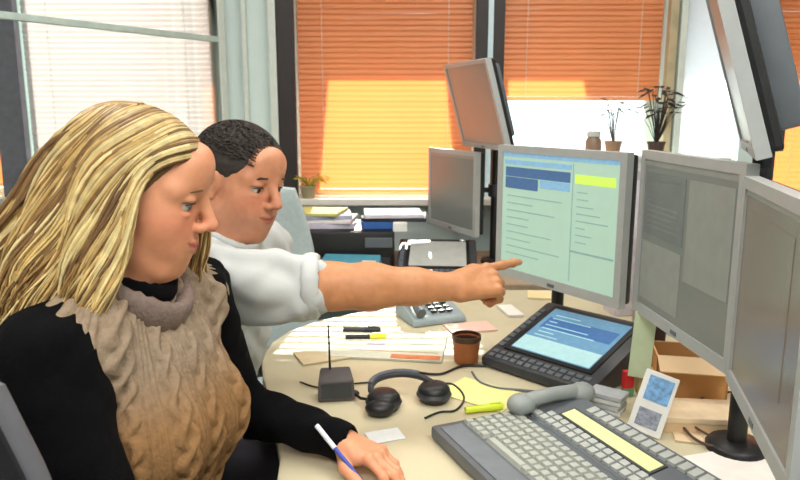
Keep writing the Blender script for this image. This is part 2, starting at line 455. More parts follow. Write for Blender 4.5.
# ------------------------------------------------------------------ room shell
YB = 3.30
struct(MB().bb(-3.0, 3.0, -2.6, 3.5, -.06, 0).build('floor', M_floor))
struct(MB().bb(-3.0, 3.0, -2.6, 3.5, CEIL, CEIL + .08).build('ceiling', M_ceil))
struct(MB().bb(-3.08, -3.0, -2.6, 3.5, 0, CEIL).build('wall_left', M_wall))
struct(MB().bb(3.0, 3.08, -2.6, 3.5, 0, CEIL).build('wall_right', M_wall))
struct(MB().bb(-3.08, 3.08, -2.68, -2.6, 0, CEIL).build('wall_front', M_wall))
SILL, HEAD = .97, 2.35
wb = MB(); wb.bb(-3, 3, YB, YB + .2, 0, SILL); wb.bb(-3, 3, YB, YB + .2, HEAD, CEIL)
WX = [(-2.75, -1.875), (-1.76, -.85), (-.485, .352), (.474, 1.23), (1.31, 1.60), (1.72, 2.6)]
edges = [-3.0] + [e for p in WX for e in p] + [3.0]
for i in range(0, len(edges), 2): wb.bb(edges[i], edges[i + 1], YB, YB + .2, SILL, HEAD)
struct(wb.build('wall_back', M_wall))
struct(MB().bb(-3, 3, YB - .11, YB + .02, SILL - .025, SILL + .005).build('trim_1', M_sill, bevel=.004))   # sill
for i, (x0, x1, m_) in enumerate([(-1.875, -1.75, mat('purple_grey_post', (124, 118, 136), .6, var=.15)), (-.562, -.485, M_post), (.348, .400, M_post), (.425, .476, M_post),
                                   (.400, .425, mat('pale_strip', (186, 206, 214), .5)), (1.225, 1.262, M_wood), (1.275, 1.305, M_trim),
                                   (-.862, -.80, M_trim), (-.72, -.70, M_trim), (-.60, -.565, M_trim)]):
    struct(MB().bb(x0, x1, YB - .035, YB + .01, SILL + .005, HEAD).build('trim_%d' % (i + 2), m_, bevel=.003))
M_glass = glass('window_glass', (244, 250, 248))
for i, (x0, x1) in enumerate(WX):
    wi = bpy.data.objects.new('window_%d' % (i + 1), None); COL.objects.link(wi); wi.location = ((x0 + x1) / 2, YB + .14, SILL); struct(wi)
    hw = (x1 - x0) / 2; hh = HEAD - SILL
    MB().bb(-hw, -hw + .035, -.02, .02, 0, hh).bb(hw - .035, hw, -.02, .02, 0, hh).bb(-hw, hw, -.02, .02, 0, .035).bb(-hw, hw, -.02, .02, hh - .035, hh).build('window_frame', M_trim, wi)
    MB().bb(-hw + .03, hw - .03, -.003, .003, .03, hh - .03).build('pane', M_glass, wi)

# sun blocker added outside to shape the light patches, its gaps let the low sun onto the lower half of the blinds
ext = MB(); YE = 4.1
def blocker_quad(pts):
    ext._add([(x, YE, z) for x, z in pts] + [(x, YE + .15, z) for x, z in pts],
             [(0, 1, 2, 3), (7, 6, 5, 4), (0, 4, 5, 1), (1, 5, 6, 2), (2, 6, 7, 3), (3, 7, 4, 0)])
DZ = (YE - YB) * .44 / .90        # how far the shade drops between blocker and blind
zt = 1.575 + DZ
blocker_quad([(-.72, zt), (4, zt), (4, 2.82), (-.72, 2.82)])
for (a, b, c_, d_) in [(-.60, -.335, -.47, -.60), (.36, .215, .345, .46), (.90, .86, 1.32, 1.3)]:
    lo = SILL - .3 if a < .9 else 1.40 + DZ
    blocker_quad([(a, lo), (c_ if a < 0 else (.50 if a < .5 else 1.3), lo), (b if a < 0 else (.50 if a < .5 else 1.3), zt), (a if a < 0 else b, zt)])
struct(ext.build('added_sun_blocker', mat('sun_blocker_brown', (150, 120, 100), .9, var=.1)))

# ------------------------------------------------------------------ venetian blinds
def blind(x0, x1, zb, m, label, pitch=.0245, tilt=R(66), cords=True):
    t = thing('venetian_blind', label, 'blind', ((x0 + x1) / 2, YB - .015 + .05, zb), 0, None)
    wd = x1 - x0 - .02; top = HEAD - .02 - zb
    MB().bb(-wd / 2, wd / 2, -.02, .02, top - .035, top).build('headrail', m, t, bevel=.002)
    MB().bb(-wd / 2, wd / 2, -.012, .012, 0, .018).build('bottom_rail', m, t, bevel=.003)
    sl = MB(); W = .0285
    prof = [(-W / 2, 0), (0, .0022), (W / 2, 0)]; vs = []
    for x in (-wd / 2, wd / 2):
        for (u, h) in prof:
            for th in (0, .0006): 
                hh = h + th; vs.append((x, u * math.cos(tilt) - hh * math.sin(tilt), u * math.sin(tilt) + hh * math.cos(tilt)))
    sl._add(vs, [(0, 6, 8, 2), (2, 8, 10, 4), (1, 3, 9, 7), (3, 5, 11, 9), (0, 1, 7, 6), (4, 10, 11, 5), (0, 2, 3, 1), (2, 4, 5, 3), (6, 7, 9, 8), (8, 9, 11, 10)])
    n = int((top - .05 - .03) / pitch); first = None
    for i in range(n):
        if first is None: o = sl.build('slat', m, t); first = o
        else: o = first.copy(); COL.objects.link(o); o.parent = t
        o.location = (rnd.uniform(-.001, .001), 0, .032 + i * pitch); o.rotation_euler = (R(rnd.uniform(-3, 3)), R(rnd.uniform(-.06, .06)), 0)
    for cx in (-wd * .36, wd * .36):
        MB().tube([(cx, -.017, .01), (cx, -.017, top - .03)], .0012, 5).build('cord', M_trim, t)
    return t
blind(-2.75, -1.885, 1.02, M_orange, 'orange venetian blind at the far left, mostly hidden beside the purple-grey post')
blind(-1.76, -.862, 1.00, M_white, 'white venetian blind glowing in the left window behind the woman')
blind(-.485, .348, .99, M_orange, 'orange venetian blind let down fully in the middle window above the paper stacks')
blind(.476, 1.225, 1.425, M_orange, 'orange venetian blind half raised over the window right of the middle posts')
blind(1.73, 2.6, 1.0, M_orange, 'orange venetian blind at the far right behind the leaning upper monitor')
rs = thing('roller_shade', 'plain white roller shade in the narrow window beside the wooden trim', 'blind', (1.455, YB + .03, 1.0))
MB().bb(-.14, .14, -.002, .002, .02, 1.27).build('shade_cloth', M_shade, rs)
MB().bb(-.14, .14, -.008, .008, 0, .022).build('bottom_rail', M_trim, rs)
MB().tube([(-.14, 0, 1.3), (.14, 0, 1.3)], .028, 12).build('roller', M_trim, rs, smooth=True)

# open glazed casement swung in on the left
cs = thing('open_casement', 'pale framed glass casement swung open into the room at the left window', 'window', (-.80, YB - .045, SILL), math.atan2(-.845, -.535))
MB().bb(0, .035, -.012, .012, .02, 1.36).build('stile', M_trim, cs, bevel=.003)
MB().bb(1.28, 1.32, -.012, .012, .02, 1.36).build('stile', M_trim, cs, bevel=.003)
for z0, z1 in ((.02, .06), (.71, .735), (1.32, 1.36)): MB().bb(.035, 1.28, -.011, .011, z0, z1).build('rail', mat('pale_green_rail', (176, 194, 188), .5), cs, bevel=.003)
for z0, z1 in ((.06, .71), (.735, 1.32)): MB().bb(.035, 1.28, -.002, .002, z0, z1).build('pane', M_glass, cs)

# ceiling lamps
for i, (lx, ly, lp) in enumerate(LAMPS):
    t = thing('ceiling_lamp', 'white recessed ceiling light panel, ' + ['above the camera', 'above the right monitors', 'above the woman at left', 'above the back desk', 'furthest behind the camera'][i], 'lamp', (lx, ly, CEIL - .05), 0)
    MB().bb(-.6, .6, -.3, .3, .02, .05).build('housing', M_trim, t, bevel=.004)
    MB().bb(-.56, .56, -.26, .26, .008, .0205).build('diffuser', mat('lamp_diffuser', (250, 250, 245), .5, emit=(255, 250, 240), estr=2.0), t)

# ------------------------------------------------------------------ desks
DZT = .74
pts = [(-.20, .58), (-.205, 1.0), (-.225, 1.2), (-.28, 1.42), (-.335, 1.60), (-.365, 1.74), (-.36, 1.86), (-.325, 1.97), (-.26, 2.06), (-.17, 2.13), (-.06, 2.22), (.02, 2.34), (.06, 2.44), (1.55, 2.44), (1.55, .58)]
dk = thing('trading_desk', 'cream topped desk with a rounded left end carrying the monitors', 'desk', (0.5, 1.5, 0))
MB().prism([(x - .5, y - 1.5) for x, y in pts], .71, DZT).build('desk_top', M_cream, dk, bevel=.006)
for (x, y, sx, sy) in ((-.02, 1.85, .04, .3), (1.5, 1.5, .04, 1.6), (.55, 2.35, 1.2, .03)):
    MB().bb(x - .5 - sx / 2, x - .5 + sx / 2, y - 1.5 - sy / 2, y - 1.5 + sy / 2, 0, .71).build('desk_panel', M_deskedge, dk)
bd = thing('back_desk', 'pale desk under the windows behind the man', 'desk', (.2, 2.86, 0))
MB().bb(-1.2, 1.2, -.34, .3, .71, .74).build('desk_top', M_deskedge, bd, bevel=.005)
for x in (-1.16, 1.16):
    for y in (-.29, .25): MB().bb(x - .025, x + .025, y - .025, y + .025, 0, .71).build('leg', M_dark, bd)
cb = thing('filing_cabinet', 'grey low filing cabinet under the half raised orange blind', 'cabinet', (.92, 2.98, 0.74))
MB().bb(-.42, .42, -.17, .19, 0, .45).build('carcass', M_silver, cb, bevel=.005)
for k in (-1, 1):
    d_ = MB().bb(k * .205 - .195, k * .205 + .195, -.188, -.17, .02, .43).build('drawer', M_greyplastic, cb, bevel=.003)
    MB().bb(k * .205 - .05, k * .205 + .05, -.2, -.188, .33, .345).build('handle', M_dark, d_)

# ------------------------------------------------------------------ monitors
def monitor(name, label, A, B, z0, h, tilt=0.0, base_z=None, scr=None, pole=None, thick=.045, group=None, content=None, bez=.018):
    """A = screen-left end, B = screen-right end (as its user sees it) of the bottom edge"""
    A = Vector((A[0], A[1], 0)); B = Vector((B[0], B[1], 0)); mid = (A + B) / 2; wd = (B - A).length
    az = math.atan2((B - A).y, (B - A).x); bz = base_z if base_z is not None else z0
    t = thing(name, label, 'monitor', (mid.x, mid.y, bz), az, group)
    T = Matrix.Translation((0, 0, z0 - bz)) @ Matrix.Rotation(tilt, 4, 'X')    # local -Y faces the user
    def pb(mb, n, m, par=t, **k):
        mb.v = [tuple(T @ Vector(p)) for p in mb.v]; return mb.build(n, m, par, **k)
    b = bez
    pb(MB().bb(-wd / 2, wd / 2, 0, .022, 0, b * 1.3).bb(-wd / 2, wd / 2, 0, .022, h - b, h).bb(-wd / 2, -wd / 2 + b, 0, .022, b * 1.3, h - b).bb(wd / 2 - b, wd / 2, 0, .022, b * 1.3, h - b), 'bezel', M_silver)
    s_ = pb(MB().bb(-wd / 2 + b, wd / 2 - b, .004, .012, b * 1.3, h - b), 'screen', scr or M_screenreflgrey)
    pb(MB().bb(-wd / 2 + .004, wd / 2 - .004, .022, thick, .005, h - .005), 'back_housing', M_black, bevel=.008)
    pb(MB().bb(-.09, .09, thick, thick + .02, h * .3, h * .7), 'mount', M_black, bevel=.004)
    pb(MB().bb(-.012, .012, -.001, 0, b * .3, b * .75), 'badge', M_slate)
    if content:
        for (u0, u1, v0, v1, m, nm) in content:
            W_ = wd - 2 * b; H_ = h - b * 2.3
            c_ = pb(MB().bb(-wd / 2 + b + u0 * W_, -wd / 2 + b + u1 * W_, .0030, .0040, b * 1.3 + (1 - v1) * H_, b * 1.3 + (1 - v0) * H_), nm, m, s_)
    if base_z is not None:
        H = z0 - bz
        MB().tube([(0, .075, .012), (0, .075, H + h * .5)], .02, 12).build('neck', M_black, t, smooth=True)
        MB().bb(-.05, .05, thick - .005, .075, H + h * .4, H + h * .55).build('bracket', M_black, t)
        MB().lathe((0, .07, 0), [(.105, 0), (.105, .006), (.09, .012), (.02, .014)], 28).build('base', M_black, t, smooth=True)
    return t, az
cont = [(0, 1, 0, .035, M_lcdmid, 'title_bar'), (.02, .63, .06, .10, M_lcdmid, 'text_row')]
cont += [(.03, .62, .12, .20, M_lcdblue, 'table_block'), (.03, .34, .205, .30, M_lcdblue, 'table_block'), (.36, .62, .205, .27, M_lcdmid, 'table_block')]
cont += [(.66, .97, .13, .20, M_lcdgreen, 'highlight_bar'), (.64, .645, .05, .97, M_lcdline, 'divider'), (.645, .98, .72, .735, M_lcdline, 'divider')]
for k in range(9): cont.append((.05, .05 + .12 + .4 * rnd.random(), .36 + k * .062, .368 + k * .062, M_lcdline, 'text_row'))
for k in range(8): cont.append((.68, .72 + .22 * rnd.random(), .26 + k * .055, .268 + k * .055, M_lcdline, 'text_row'))
monitor('monitor', 'monitor showing the pale green trading screen the finger points at', (.262, 1.86), (.49, 1.50), .94, .35, 0, None, M_lcd, content=cont)
dimc = [(.04, .6, .06, .065, M_lcdline, 'text_row')]
M_dimtxt = mat('dim_text', (126, 130, 124), .4, emit=(130, 135, 128), estr=.2); M_dimblk = mat('dim_block', (98, 104, 102), .35, emit=(105, 110, 108), estr=.2)
c2 = [(0, 1, 0, .04, M_dimtxt, 'title_bar'), (.02, .5, .08, .5, M_dimblk, 'window_block'), (.54, .97, .08, .7, M_dimtxt, 'window_block'), (.02, .5, .55, .95, M_dimtxt, 'window_block')]
for k in range(10): c2.append((.06, .12 + .34 * rnd.random(), .12 + k * .035, .127 + k * .035, M_dimtxt, 'text_row'))
monitor('monitor', 'large grey monitor right of the pointed-at screen, above the cardboard box', (.517, 1.49), (.545, 1.092), .945, .352, 0, None, M_screenreflgrey, content=c2)
monitor('monitor', 'nearest grey monitor cut off by the right edge of the photo', (.535, 1.078), (.437, .715), .945, .335, 0, None, M_screenreflbrown, content=[(0, 1, 0, .03, M_dimtxt, 'title_bar'), (.1, .8, .1, .8, M_screenreflbrown, 'window_block')])
monitor('monitor', 'small dim monitor on the back desk left of the pointed-at screen', (.125, 3.06), (.295, 2.70), .885, .335, 0, None, M_screenreflgrey, content=c2[:1])
# upper tier, leaning forward
def upper(label, A, B, z0, h, tilt, thick):
    t, az = monitor('upper_monitor', label, A, B, z0, h, tilt, None, M_screenreflgrey, thick=thick, bez=.014)
    T = Matrix.Rotation(tilt, 4, 'X'); m = MB().bb(-.13, .13, thick, thick + .045, .03, h - .03); m.v = [tuple(T @ Vector(p)) for p in m.v]
    m.build('rear_cover', M_slate, t, bevel=.012, smooth=True); return t
upper('upper monitor leaning left above the small dim monitor by the middle posts', (.262, 2.90), (.385, 2.52), 1.235, .335, R(16), .04)
upper('upper monitor leaning steeply over the right grey monitors at top right', (.695, 1.42), (.538, 1.05), 1.305, .36, R(17), .042)
def pole(label, x, y, z0, z1, arms):
    t = thing('monitor_pole', label, 'stand', (x, y, z0))
    MB().tube([(0, 0, .012), (0, 0, z1 - z0)], .018, 14).build('pole', M_black, t, smooth=True)
    MB().lathe((0, 0, 0), [(.055, 0), (.055, .01), (.05, .016), (.02, .02)], 24).build('base', M_black, t, smooth=True)
    for (ax, ay, az) in arms:
        MB().tube([(0, 0, az - z0), (ax - x, ay - y, az - z0)], .011, 10).build('arm', M_black, t, smooth=True)
        MB().tube([(0, 0, az - z0 - .025), (0, 0, az - z0 + .025)], .03, 14).build('collar', M_dark, t, smooth=True)
pole('black pole on the desk carrying the right monitors', .645, 1.235, DZT, 1.35, [(.592, 1.27, 1.12), (.56, .93, 1.10), (.66, 1.24, 1.335)])
pole('black pole on the back desk carrying the upper monitor by the middle posts', .40, 2.90, DZT, 1.46, [(.365, 2.76, 1.42), (.285, 2.93, 1.05)])
pole('black pole behind the pointed-at screen', .47, 2.00, DZT, 1.17, [(.425, 1.715, 1.115)])

# ------------------------------------------------------------------ sloped dealing consoles
def console(label, loc, rz, blue=True):
    # local: x along the front edge 0..W, y towards the back 0..D
    t = thing('dealing_console', label, 'console', loc, rz)
    W, D, h0, h1 = .315, .29, .028, .115
    MB().hexa([(0, 0, .004), (W, 0, .004), (W, D, .004), (0, D, .004), (0, 0, h0), (W, 0, h0), (W, D, h1), (0, D, h1)]).build('body', M_dark, t, bevel=.008, smooth=True)
    sl = (h1 - h0) / D
    def pane(n, m, x0, x1, y0, y1, up, par, th=.003):
        z = lambda y: h0 + sl * y + up
        return MB().hexa([(x0, y0, z(y0) - th), (x1, y0, z(y0) - th), (x1, y1, z(y1) - th), (x0, y1, z(y1) - th), (x0, y0, z(y0)), (x1, y0, z(y0)), (x1, y1, z(y1)), (x0, y1, z(y1))]).build(n, m, par, bevel=.0006 if n == 'console_key' else 0)
    pane('screen_surround', M_black, .035, W - .03, .05, D - .02, .004, t, .008)
    s_ = pane('screen', M_tscreen if blue else M_greyplastic, .048, W - .043, .062, D - .034, .0055, t)
    if blue:
        pane('screen_block', M_tscreen2, .05, .27, .064, .12, .0062, s_, .001)
        pane('screen_block', M_tscreen3, .06, .262, .165, .215, .0062, s_, .001)
        for k in range(7): pane('text_row', M_tscreen2, .07, .09 + .14 * rnd.random(), .13 + k * .016, .1325 + k * .016, .0068, s_, .001)
    for k in range(13): pane('console_key', M_slate, .016 + k * .022, .032 + k * .022, .008, .02, .004, t, .004)
    for k in range(13): pane('console_key', M_slate, .016 + k * .022, .032 + k * .022, .026, .038, .004, t, .004)
    for k in range(9): pane('console_key', M_slate, .01, .026, .055 + k * .022, .07 + k * .022, .004, t, .004)
    return t
console('dark dealing console with a glowing blue screen in the middle of the desk', (.205, 1.675, DZT), math.atan2(-.225, .215))
console('dark console with a grey unlit sloped screen behind the pointing arm', (-.02, 2.555, DZT), R(-4), False)

# ------------------------------------------------------------------ keyboard desk unit
kb = thing('keyboard_unit', 'slate grey keyboard unit with pale yellow display strip at the front right', 'keyboard', (.06, 1.275, DZT), math.atan2(.39, .92))
# local x = away from the typist, local -y = along the rows
MB().prism([(0, 0), (.335, 0), (.335, -.52), (0, -.52)], .004, .030).build('body', M_slate, kb, bevel=.007, smooth=True)
MB().hexa([(.205, -.006, .028), (.33, -.006, .028), (.33, -.51, .028), (.205, -.51, .028), (.205, -.006, .031), (.33, -.006, .052), (.33, -.51, .052), (.205, -.51, .031)]).build('display_housing', M_slate, kb, bevel=.004)
kproto = MB().hexa([(-.0085, -.0085, 0), (.0085, -.0085, 0), (.0085, .0085, 0), (-.0085, .0085, 0), (-.0065, -.0068, .008), (.0065, -.0068, .008), (.0065, .0068, .008), (-.0065, .0068, .008)])
k0 = None
for r_ in range(6):
    for c_ in range(24):
        if r_ == 0 and 4 <= c_ <= 9: continue
        if k0 is None: o = kproto.build('key', M_key, kb); k0 = o
        else: o = k0.copy(); COL.objects.link(o); o.parent = kb
        o.location = (.075 + r_ * .0205, -.022 - c_ * .0203 - (.006 * r_ % .01), .030)
MB().hexa([(.066, -.218, .03), (.084, -.218, .03), (.084, -.102, .03), (.066, -.102, .03), (.069, -.214, .038), (.081, -.214, .038), (.081, -.106, .038), (.069, -.106, .038)]).build('space_bar', M_key, kb)
MB().bb(.012, .058, -.50, -.02, .0295, .0325).build('wrist_strip', mat('slate_pad', (112, 118, 124), .7), kb, bevel=.001)
ang = math.atan2(.021, .125)
def onslope(x0, x1, y0, y1, th, name, m, par):
    z = lambda x: .031 + (x - .205) * .168
    return MB().hexa([(x0, y0, z(x0) - .002), (x1, y0, z(x1) - .002), (x1, y1, z(x1) - .002), (x0, y1, z(x0) - .002), (x0, y0, z(x0) + th), (x1, y0, z(x1) + th), (x1, y1, z(x1) + th), (x0, y1, z(x0) + th)]).build(name, m, par)
onslope(.248, .288, -.33, -.075, .003, 'display_frame', M_dark, kb)
onslope(.253, .283, -.325, -.08, .0042, 'display_strip', M_strip, kb)
for c_ in range(22): onslope(.212, .226, -.018 - c_ * .0215 - .016, -.018 - c_ * .0215, .006, 'line_key', M_greyplastic, kb)
for c_ in range(14): onslope(.230, .243, -.06 - c_ * .0215 - .016, -.06 - c_ * .0215, .006, 'line_key', M_greyplastic, kb)
for c_ in range(18): onslope(.296, .318, -.10 - c_ * .022 - .016, -.10 - c_ * .022, .006, 'line_key', M_greyplastic, kb)
# handset lying behind the keys
hs = thing('telephone_handset', 'light grey telephone handset lying at the back corner of the keyboard unit', 'phone', (.315, 1.352, DZT + .031), math.atan2(.39, .92))
def loft(parts): 
    mb = MB(); mb.tube([(p[0], p[1], p[2]) for p in parts], [p[3] for p in parts], 14); return mb
MB().ell((-.075, 0, .022), (.030, .027, .022)).build('earpiece', M_slate2, hs, smooth=True)
MB().ell((.075, 0, .022), (.030, .027, .022)).build('mouthpiece', M_slate2, hs, smooth=True)
loft([(-.08, 0, .022, .014), (-.05, 0, .028, .016), (0, 0, .031, .015), (.05, 0, .028, .016), (.08, 0, .022, .014)]).build('grip', M_slate2, hs, smooth=True)

# ------------------------------------------------------------------ desk clutter
def sheet(name, label, px, py, w_, d_, rz, col, cat='paper', z=DZT + .0015, th=.002, group=None, var=.04, bevel=0):
    c_ = atZ(px, py, z)
    o = MB().bb(-w_ / 2, w_ / 2, -d_ / 2, d_ / 2, 0, th).build(name, mat(name + '_%d_%d_%d' % col, col, .7, var=var), None, bevel=bevel)
    o.location = (c_.x, c_.y, z); o.rotation_euler = (0, 0, rz); return tag(o, label, cat, group)
# newspaper with printed blocks
npz = thing('newspaper', 'open pale newspaper with an orange strip left of the brown cup', 'newspaper', (atZ(388, 348).x, atZ(388, 348).y, DZT + .001), R(-8))
MB().bb(-.155, .155, -.10, .12, 0, .006).build('pages', mat('newsprint', (208, 208, 190), .8, var=.06, scale=60), npz, bevel=.001)
MB().bb(.02, .15, -.095, -.065, .006, .0068).build('printed_strip', mat('orange_print', (214, 128, 84), .8, var=.15, scale=50), npz)
MB().bb(-.06, -.01, .0, .03, .006, .0068).build('printed_block', mat('lilac_print', (182, 172, 190), .8, var=.15), npz)
MB().bb(-.14, .14, -.045, -.04, .006, .0066).build('printed_rule', mat('tan_print', (190, 150, 110), .8), npz)
for k in range(6): MB().bb(.03, .12 - .03 * (k % 2), -.02 + k * .02, -.014 + k * .02, .006, .0066).build('printed_rule', mat('grey_print', (188, 196, 180), .8), npz)
sheet('magazine', 'tan edged magazine under the newspaper by the rounded desk end', 322, 356, .13, .10, R(24), (214, 196, 160), 'magazine', th=.004)
sheet('paper_note', 'pale yellow sheet right of the black headset', 482, 394, .17, .12, R(-38), (226, 224, 150), th=.0015)
sheet('paper_note', 'white note beside the woman\'s cuff below the headset', 385, 436, .07, .05, R(20), (230, 232, 232), th=.0015)
sheet('paper_note', 'pale pink sheet behind the brown cup', 470, 328, .14, .09, R(15), (232, 190, 176), th=.004)
sheet('paper_note', 'white crumpled slip left of the blue console top', 510, 312, .05, .12, R(10), (236, 234, 228), th=.008)
sheet('paper_note', 'cream card behind the blue console under the pointed-at screen', 545, 296, .12, .10, R(-10), (236, 220, 170), th=.006)
sheet('paper_note', 'white sheet at the bottom right under the nearest monitor', 732, 470, .17, .13, R(16), (238, 232, 226), th=.002)
sheet('envelope', 'beige envelope between cables right of the keyboard unit', 700, 425, .12, .18, R(-14), (226, 200, 164), 'envelope', th=.003)

# brown cup
p = atZ(466, 362)
cu = thing('cup', 'small amber brown cup with a dark rim on the pale newspaper corner', 'cup', (p.x, p.y, DZT))
MB().lathe((0, 0, 0), [(.026, .001), (.031, .004), (.036, .066), (.033, .066), (.029, .012), (.001, .010)], 24).build('cup_body', mat('amber_cup', (168, 98, 52), .35, var=.15), cu, smooth=True)
MB().lathe((0, 0, 0), [(.0365, .060), (.0378, .063), (.0375, .074), (.034, .074), (.034, .062)], 24).build('rim', mat('dark_rim', (70, 44, 36), .4), cu, smooth=True)
MB().lathe((0, 0, 0), [(.0335, .060), (.0335, .063), (.001, .063)], 24).build('coffee', mat('coffee', (44, 26, 20), .15), cu, smooth=True)

# small square speaker box with thin stalk
p = atZ(336, 397)
mb_ = thing('desk_microphone', 'small dark square box with a thin upright stalk beside the headset', 'microphone', (p.x, p.y, DZT), R(8))
MB().hexa([(-.042, -.03, .002), (.042, -.03, .002), (.038, .03, .002), (-.038, .03, .002), (-.04, -.028, .05), (.04, -.028, .05), (.034, .02, .066), (-.034, .02, .066)]).build('body', mat('brown_grey_plastic', (84, 78, 78), .6, var=.1), mb_, bevel=.006, smooth=True)
MB().hexa([(-.034, -.0315, .01), (.034, -.0315, .01), (.034, -.03, .01), (-.034, -.03, .01), (-.033, -.0305, .044), (.033, -.0305, .044), (.033, -.0285, .044), (-.033, -.0285, .044)]).build('grille', M_dark, mb_)
MB().tube([(-.012, .012, .06), (-.0125, .014, .10), (-.014, .016, .165)], [.0028, .0022, .0018], 8).build('stalk', M_dark, mb_, smooth=True)

# headset
p = atZ(408, 402)
hd = thing('headset', 'black headset with padded cups lying on the desk', 'headset', (p.x, p.y, DZT), R(-22))
band = [(.075 * math.cos(a) - .012, .055 * math.sin(a), .03 + .012 * math.sin(a)) for a in np.linspace(R(35), R(250), 16)]
MB().tube(band, .0075, 10).build('headband', M_dark, hd, smooth=True)
MB().tube([(x * 1.02, y * 1.02, z + .007) for x, y, z in band[3:12]], .006, 8).build('headband_pad', mat('grey_pad', (92, 96, 108), .6), hd, smooth=True)
for i, (x, y, lab) in enumerate(((.052, .026, 1), (-.035, -.055, 1), (.045, -.01, 0))):
    if i == 2: continue
    e_ = MB().lathe((x, y, 0), [(.030, .002), (.036, .010), (.036, .030), (.028, .040), (.012, .043)], 20).build('ear_cup', M_black, hd, smooth=True)
    MB().lathe((x, y, 0), [(.0365, .012), (.040, .018), (.0365, .025)], 20).build('cushion', M_dark, e_, smooth=True)
MB().tube([(-.05, -.06, .02), (-.09, -.055, .016), (-.115, -.03, .012)], .0035, 8).build('microphone_boom', M_black, hd, smooth=True)
MB().ell((-.118, -.026, .012), (.010, .008, .008)).build('microphone_tip', M_black, hd, smooth=True)
p2 = atZ(380, 416)
o = MB().ell((0, 0, .018), (.032, .024, .018)).build('ear_pad', M_black, None, smooth=True); o.location = (p2.x, p2.y, DZT)
tag(o, 'round black loose ear pad lying just left of the headset', 'ear pad')

def cable(name, label, pxs, r, m=M_black, z=DZT + .004, zs=None):
    P = [atZ(x, y, z) for x, y in pxs]
    if zs: P = [Vector((q.x, q.y, DZT + r + .001 + h)) for q, h in zip(P, zs)]
    out = []
    for i in range(len(P) - 1):
        p0 = P[max(i - 1, 0)]; p1 = P[i]; p2 = P[i + 1]; p3 = P[min(i + 2, len(P) - 1)]
        for t in np.linspace(0, 1, 7)[:-1]:
            out.append(.5 * ((2 * p1) + (-p0 + p2) * t + (2 * p0 - 5 * p1 + 4 * p2 - p3) * t * t + (-p0 + 3 * p1 - 3 * p2 + p3) * t ** 3))
    out.append(P[-1]); base = out[0].copy()
    o = MB().tube([q - base for q in out], r, 7).build(name, m, None, smooth=True); o.location = base; return tag(o, label, 'cable')
cable('headset_cable', 'thin black cable looping right of the headset', [(432, 385), (452, 384), (464, 397), (456, 410), (440, 412), (425, 418)], .0024)
cable('console_cable', 'thin dark cable from the headset to the blue console corner', [(415, 372), (440, 374), (462, 366), (486, 366)], .003)
cable('grey_cable', 'grey cable curling across the yellow sheet to the blue console', [(472, 372), (480, 382), (498, 388), (520, 390), (538, 392)], .003, M_slate)
cable('desk_cable', 'dark cable passing behind the small square box to the headset', [(300, 382), (322, 388), (350, 384), (375, 382)], .0022)
cable('power_cable', 'dark brown cable crossing the beige envelope', [(668, 404), (684, 428), (700, 442), (722, 448)], .003, mat('brown_cable', (78, 58, 48), .6), DZT + .012)
cable('power_cable', 'thin brown cable arching from the cardboard box to the envelope', [(730, 392), (706, 396), (690, 408), (676, 412), (700, 430), (716, 438)], .0024, mat('brown_cable', (78, 58, 48), .6), DZT + .015)

# highlighters, markers
def marker(label, px, py, rz, L, r, mb1, mb2, dz=0.0, name='highlighter', cat='marker'):
    c_ = atZ(px, py, DZT + r); t = thing(name, label, cat, (c_.x, c_.y, DZT + dz), rz)
    MB().tube([(-L / 2, 0, r), (L * .1, 0, r)], r * .92, 12).build('barrel', mb1, t, smooth=True)
    MB().tube([(L * .1, 0, r), (L * .46, 0, r), (L * .5, 0, r)], [r, r, r * .8], 12).build('cap', mb2, t, smooth=True)
    MB().bb(L * .16, L * .44, -.002, .002, r * 1.9, r * 2.25).build('clip', mb2, t); return t
M_hly = mat('highlighter_yellow', (214, 232, 60), .4, var=.03); M_yel = mat('marker_yellow', (232, 226, 48), .4, var=.03)
marker('lime yellow highlighter lying on the pale yellow sheet', 484, 409, R(14), .085, .008, M_hly, M_hly, .002)
marker('thick black marker with a yellow cap at the front behind the upright stalk', 366, 337, R(2), .115, .010, M_black, M_yel)
marker('thick black marker with a dark cap lying behind the yellow capped one', 362, 330, R(-5), .11, .011, M_dark, M_black, 0)

# grey telephone under the wrist
p = atZ(430, 318)
ph = thing('desk_telephone', 'light blue grey desk telephone under the pointing wrist', 'phone', (p.x, p.y, DZT), R(22))
MB().hexa([(-.09, -.08, .002), (.09, -.08, .002), (.09, .08, .002), (-.09, .08, .002), (-.085, -.075, .022), (.085, -.075, .022), (.085, .07, .055), (-.085, .07, .055)]).build('body', mat('blue_grey_plastic', (150, 164, 168), .5), ph, bevel=.006, smooth=True)
MB().tube([(-.06, -.07, .04), (-.06, .0, .066), (-.06, .07, .07)], [.016, .012, .016], 12).build('handset', M_slate, ph, smooth=True)
for i in range(4):
    for j in range(3): MB().box((-.01 + j * .026, -.05 + i * .024, .036 + i * .0053), (.017, .014, .006)).build('button', M_dark, ph)

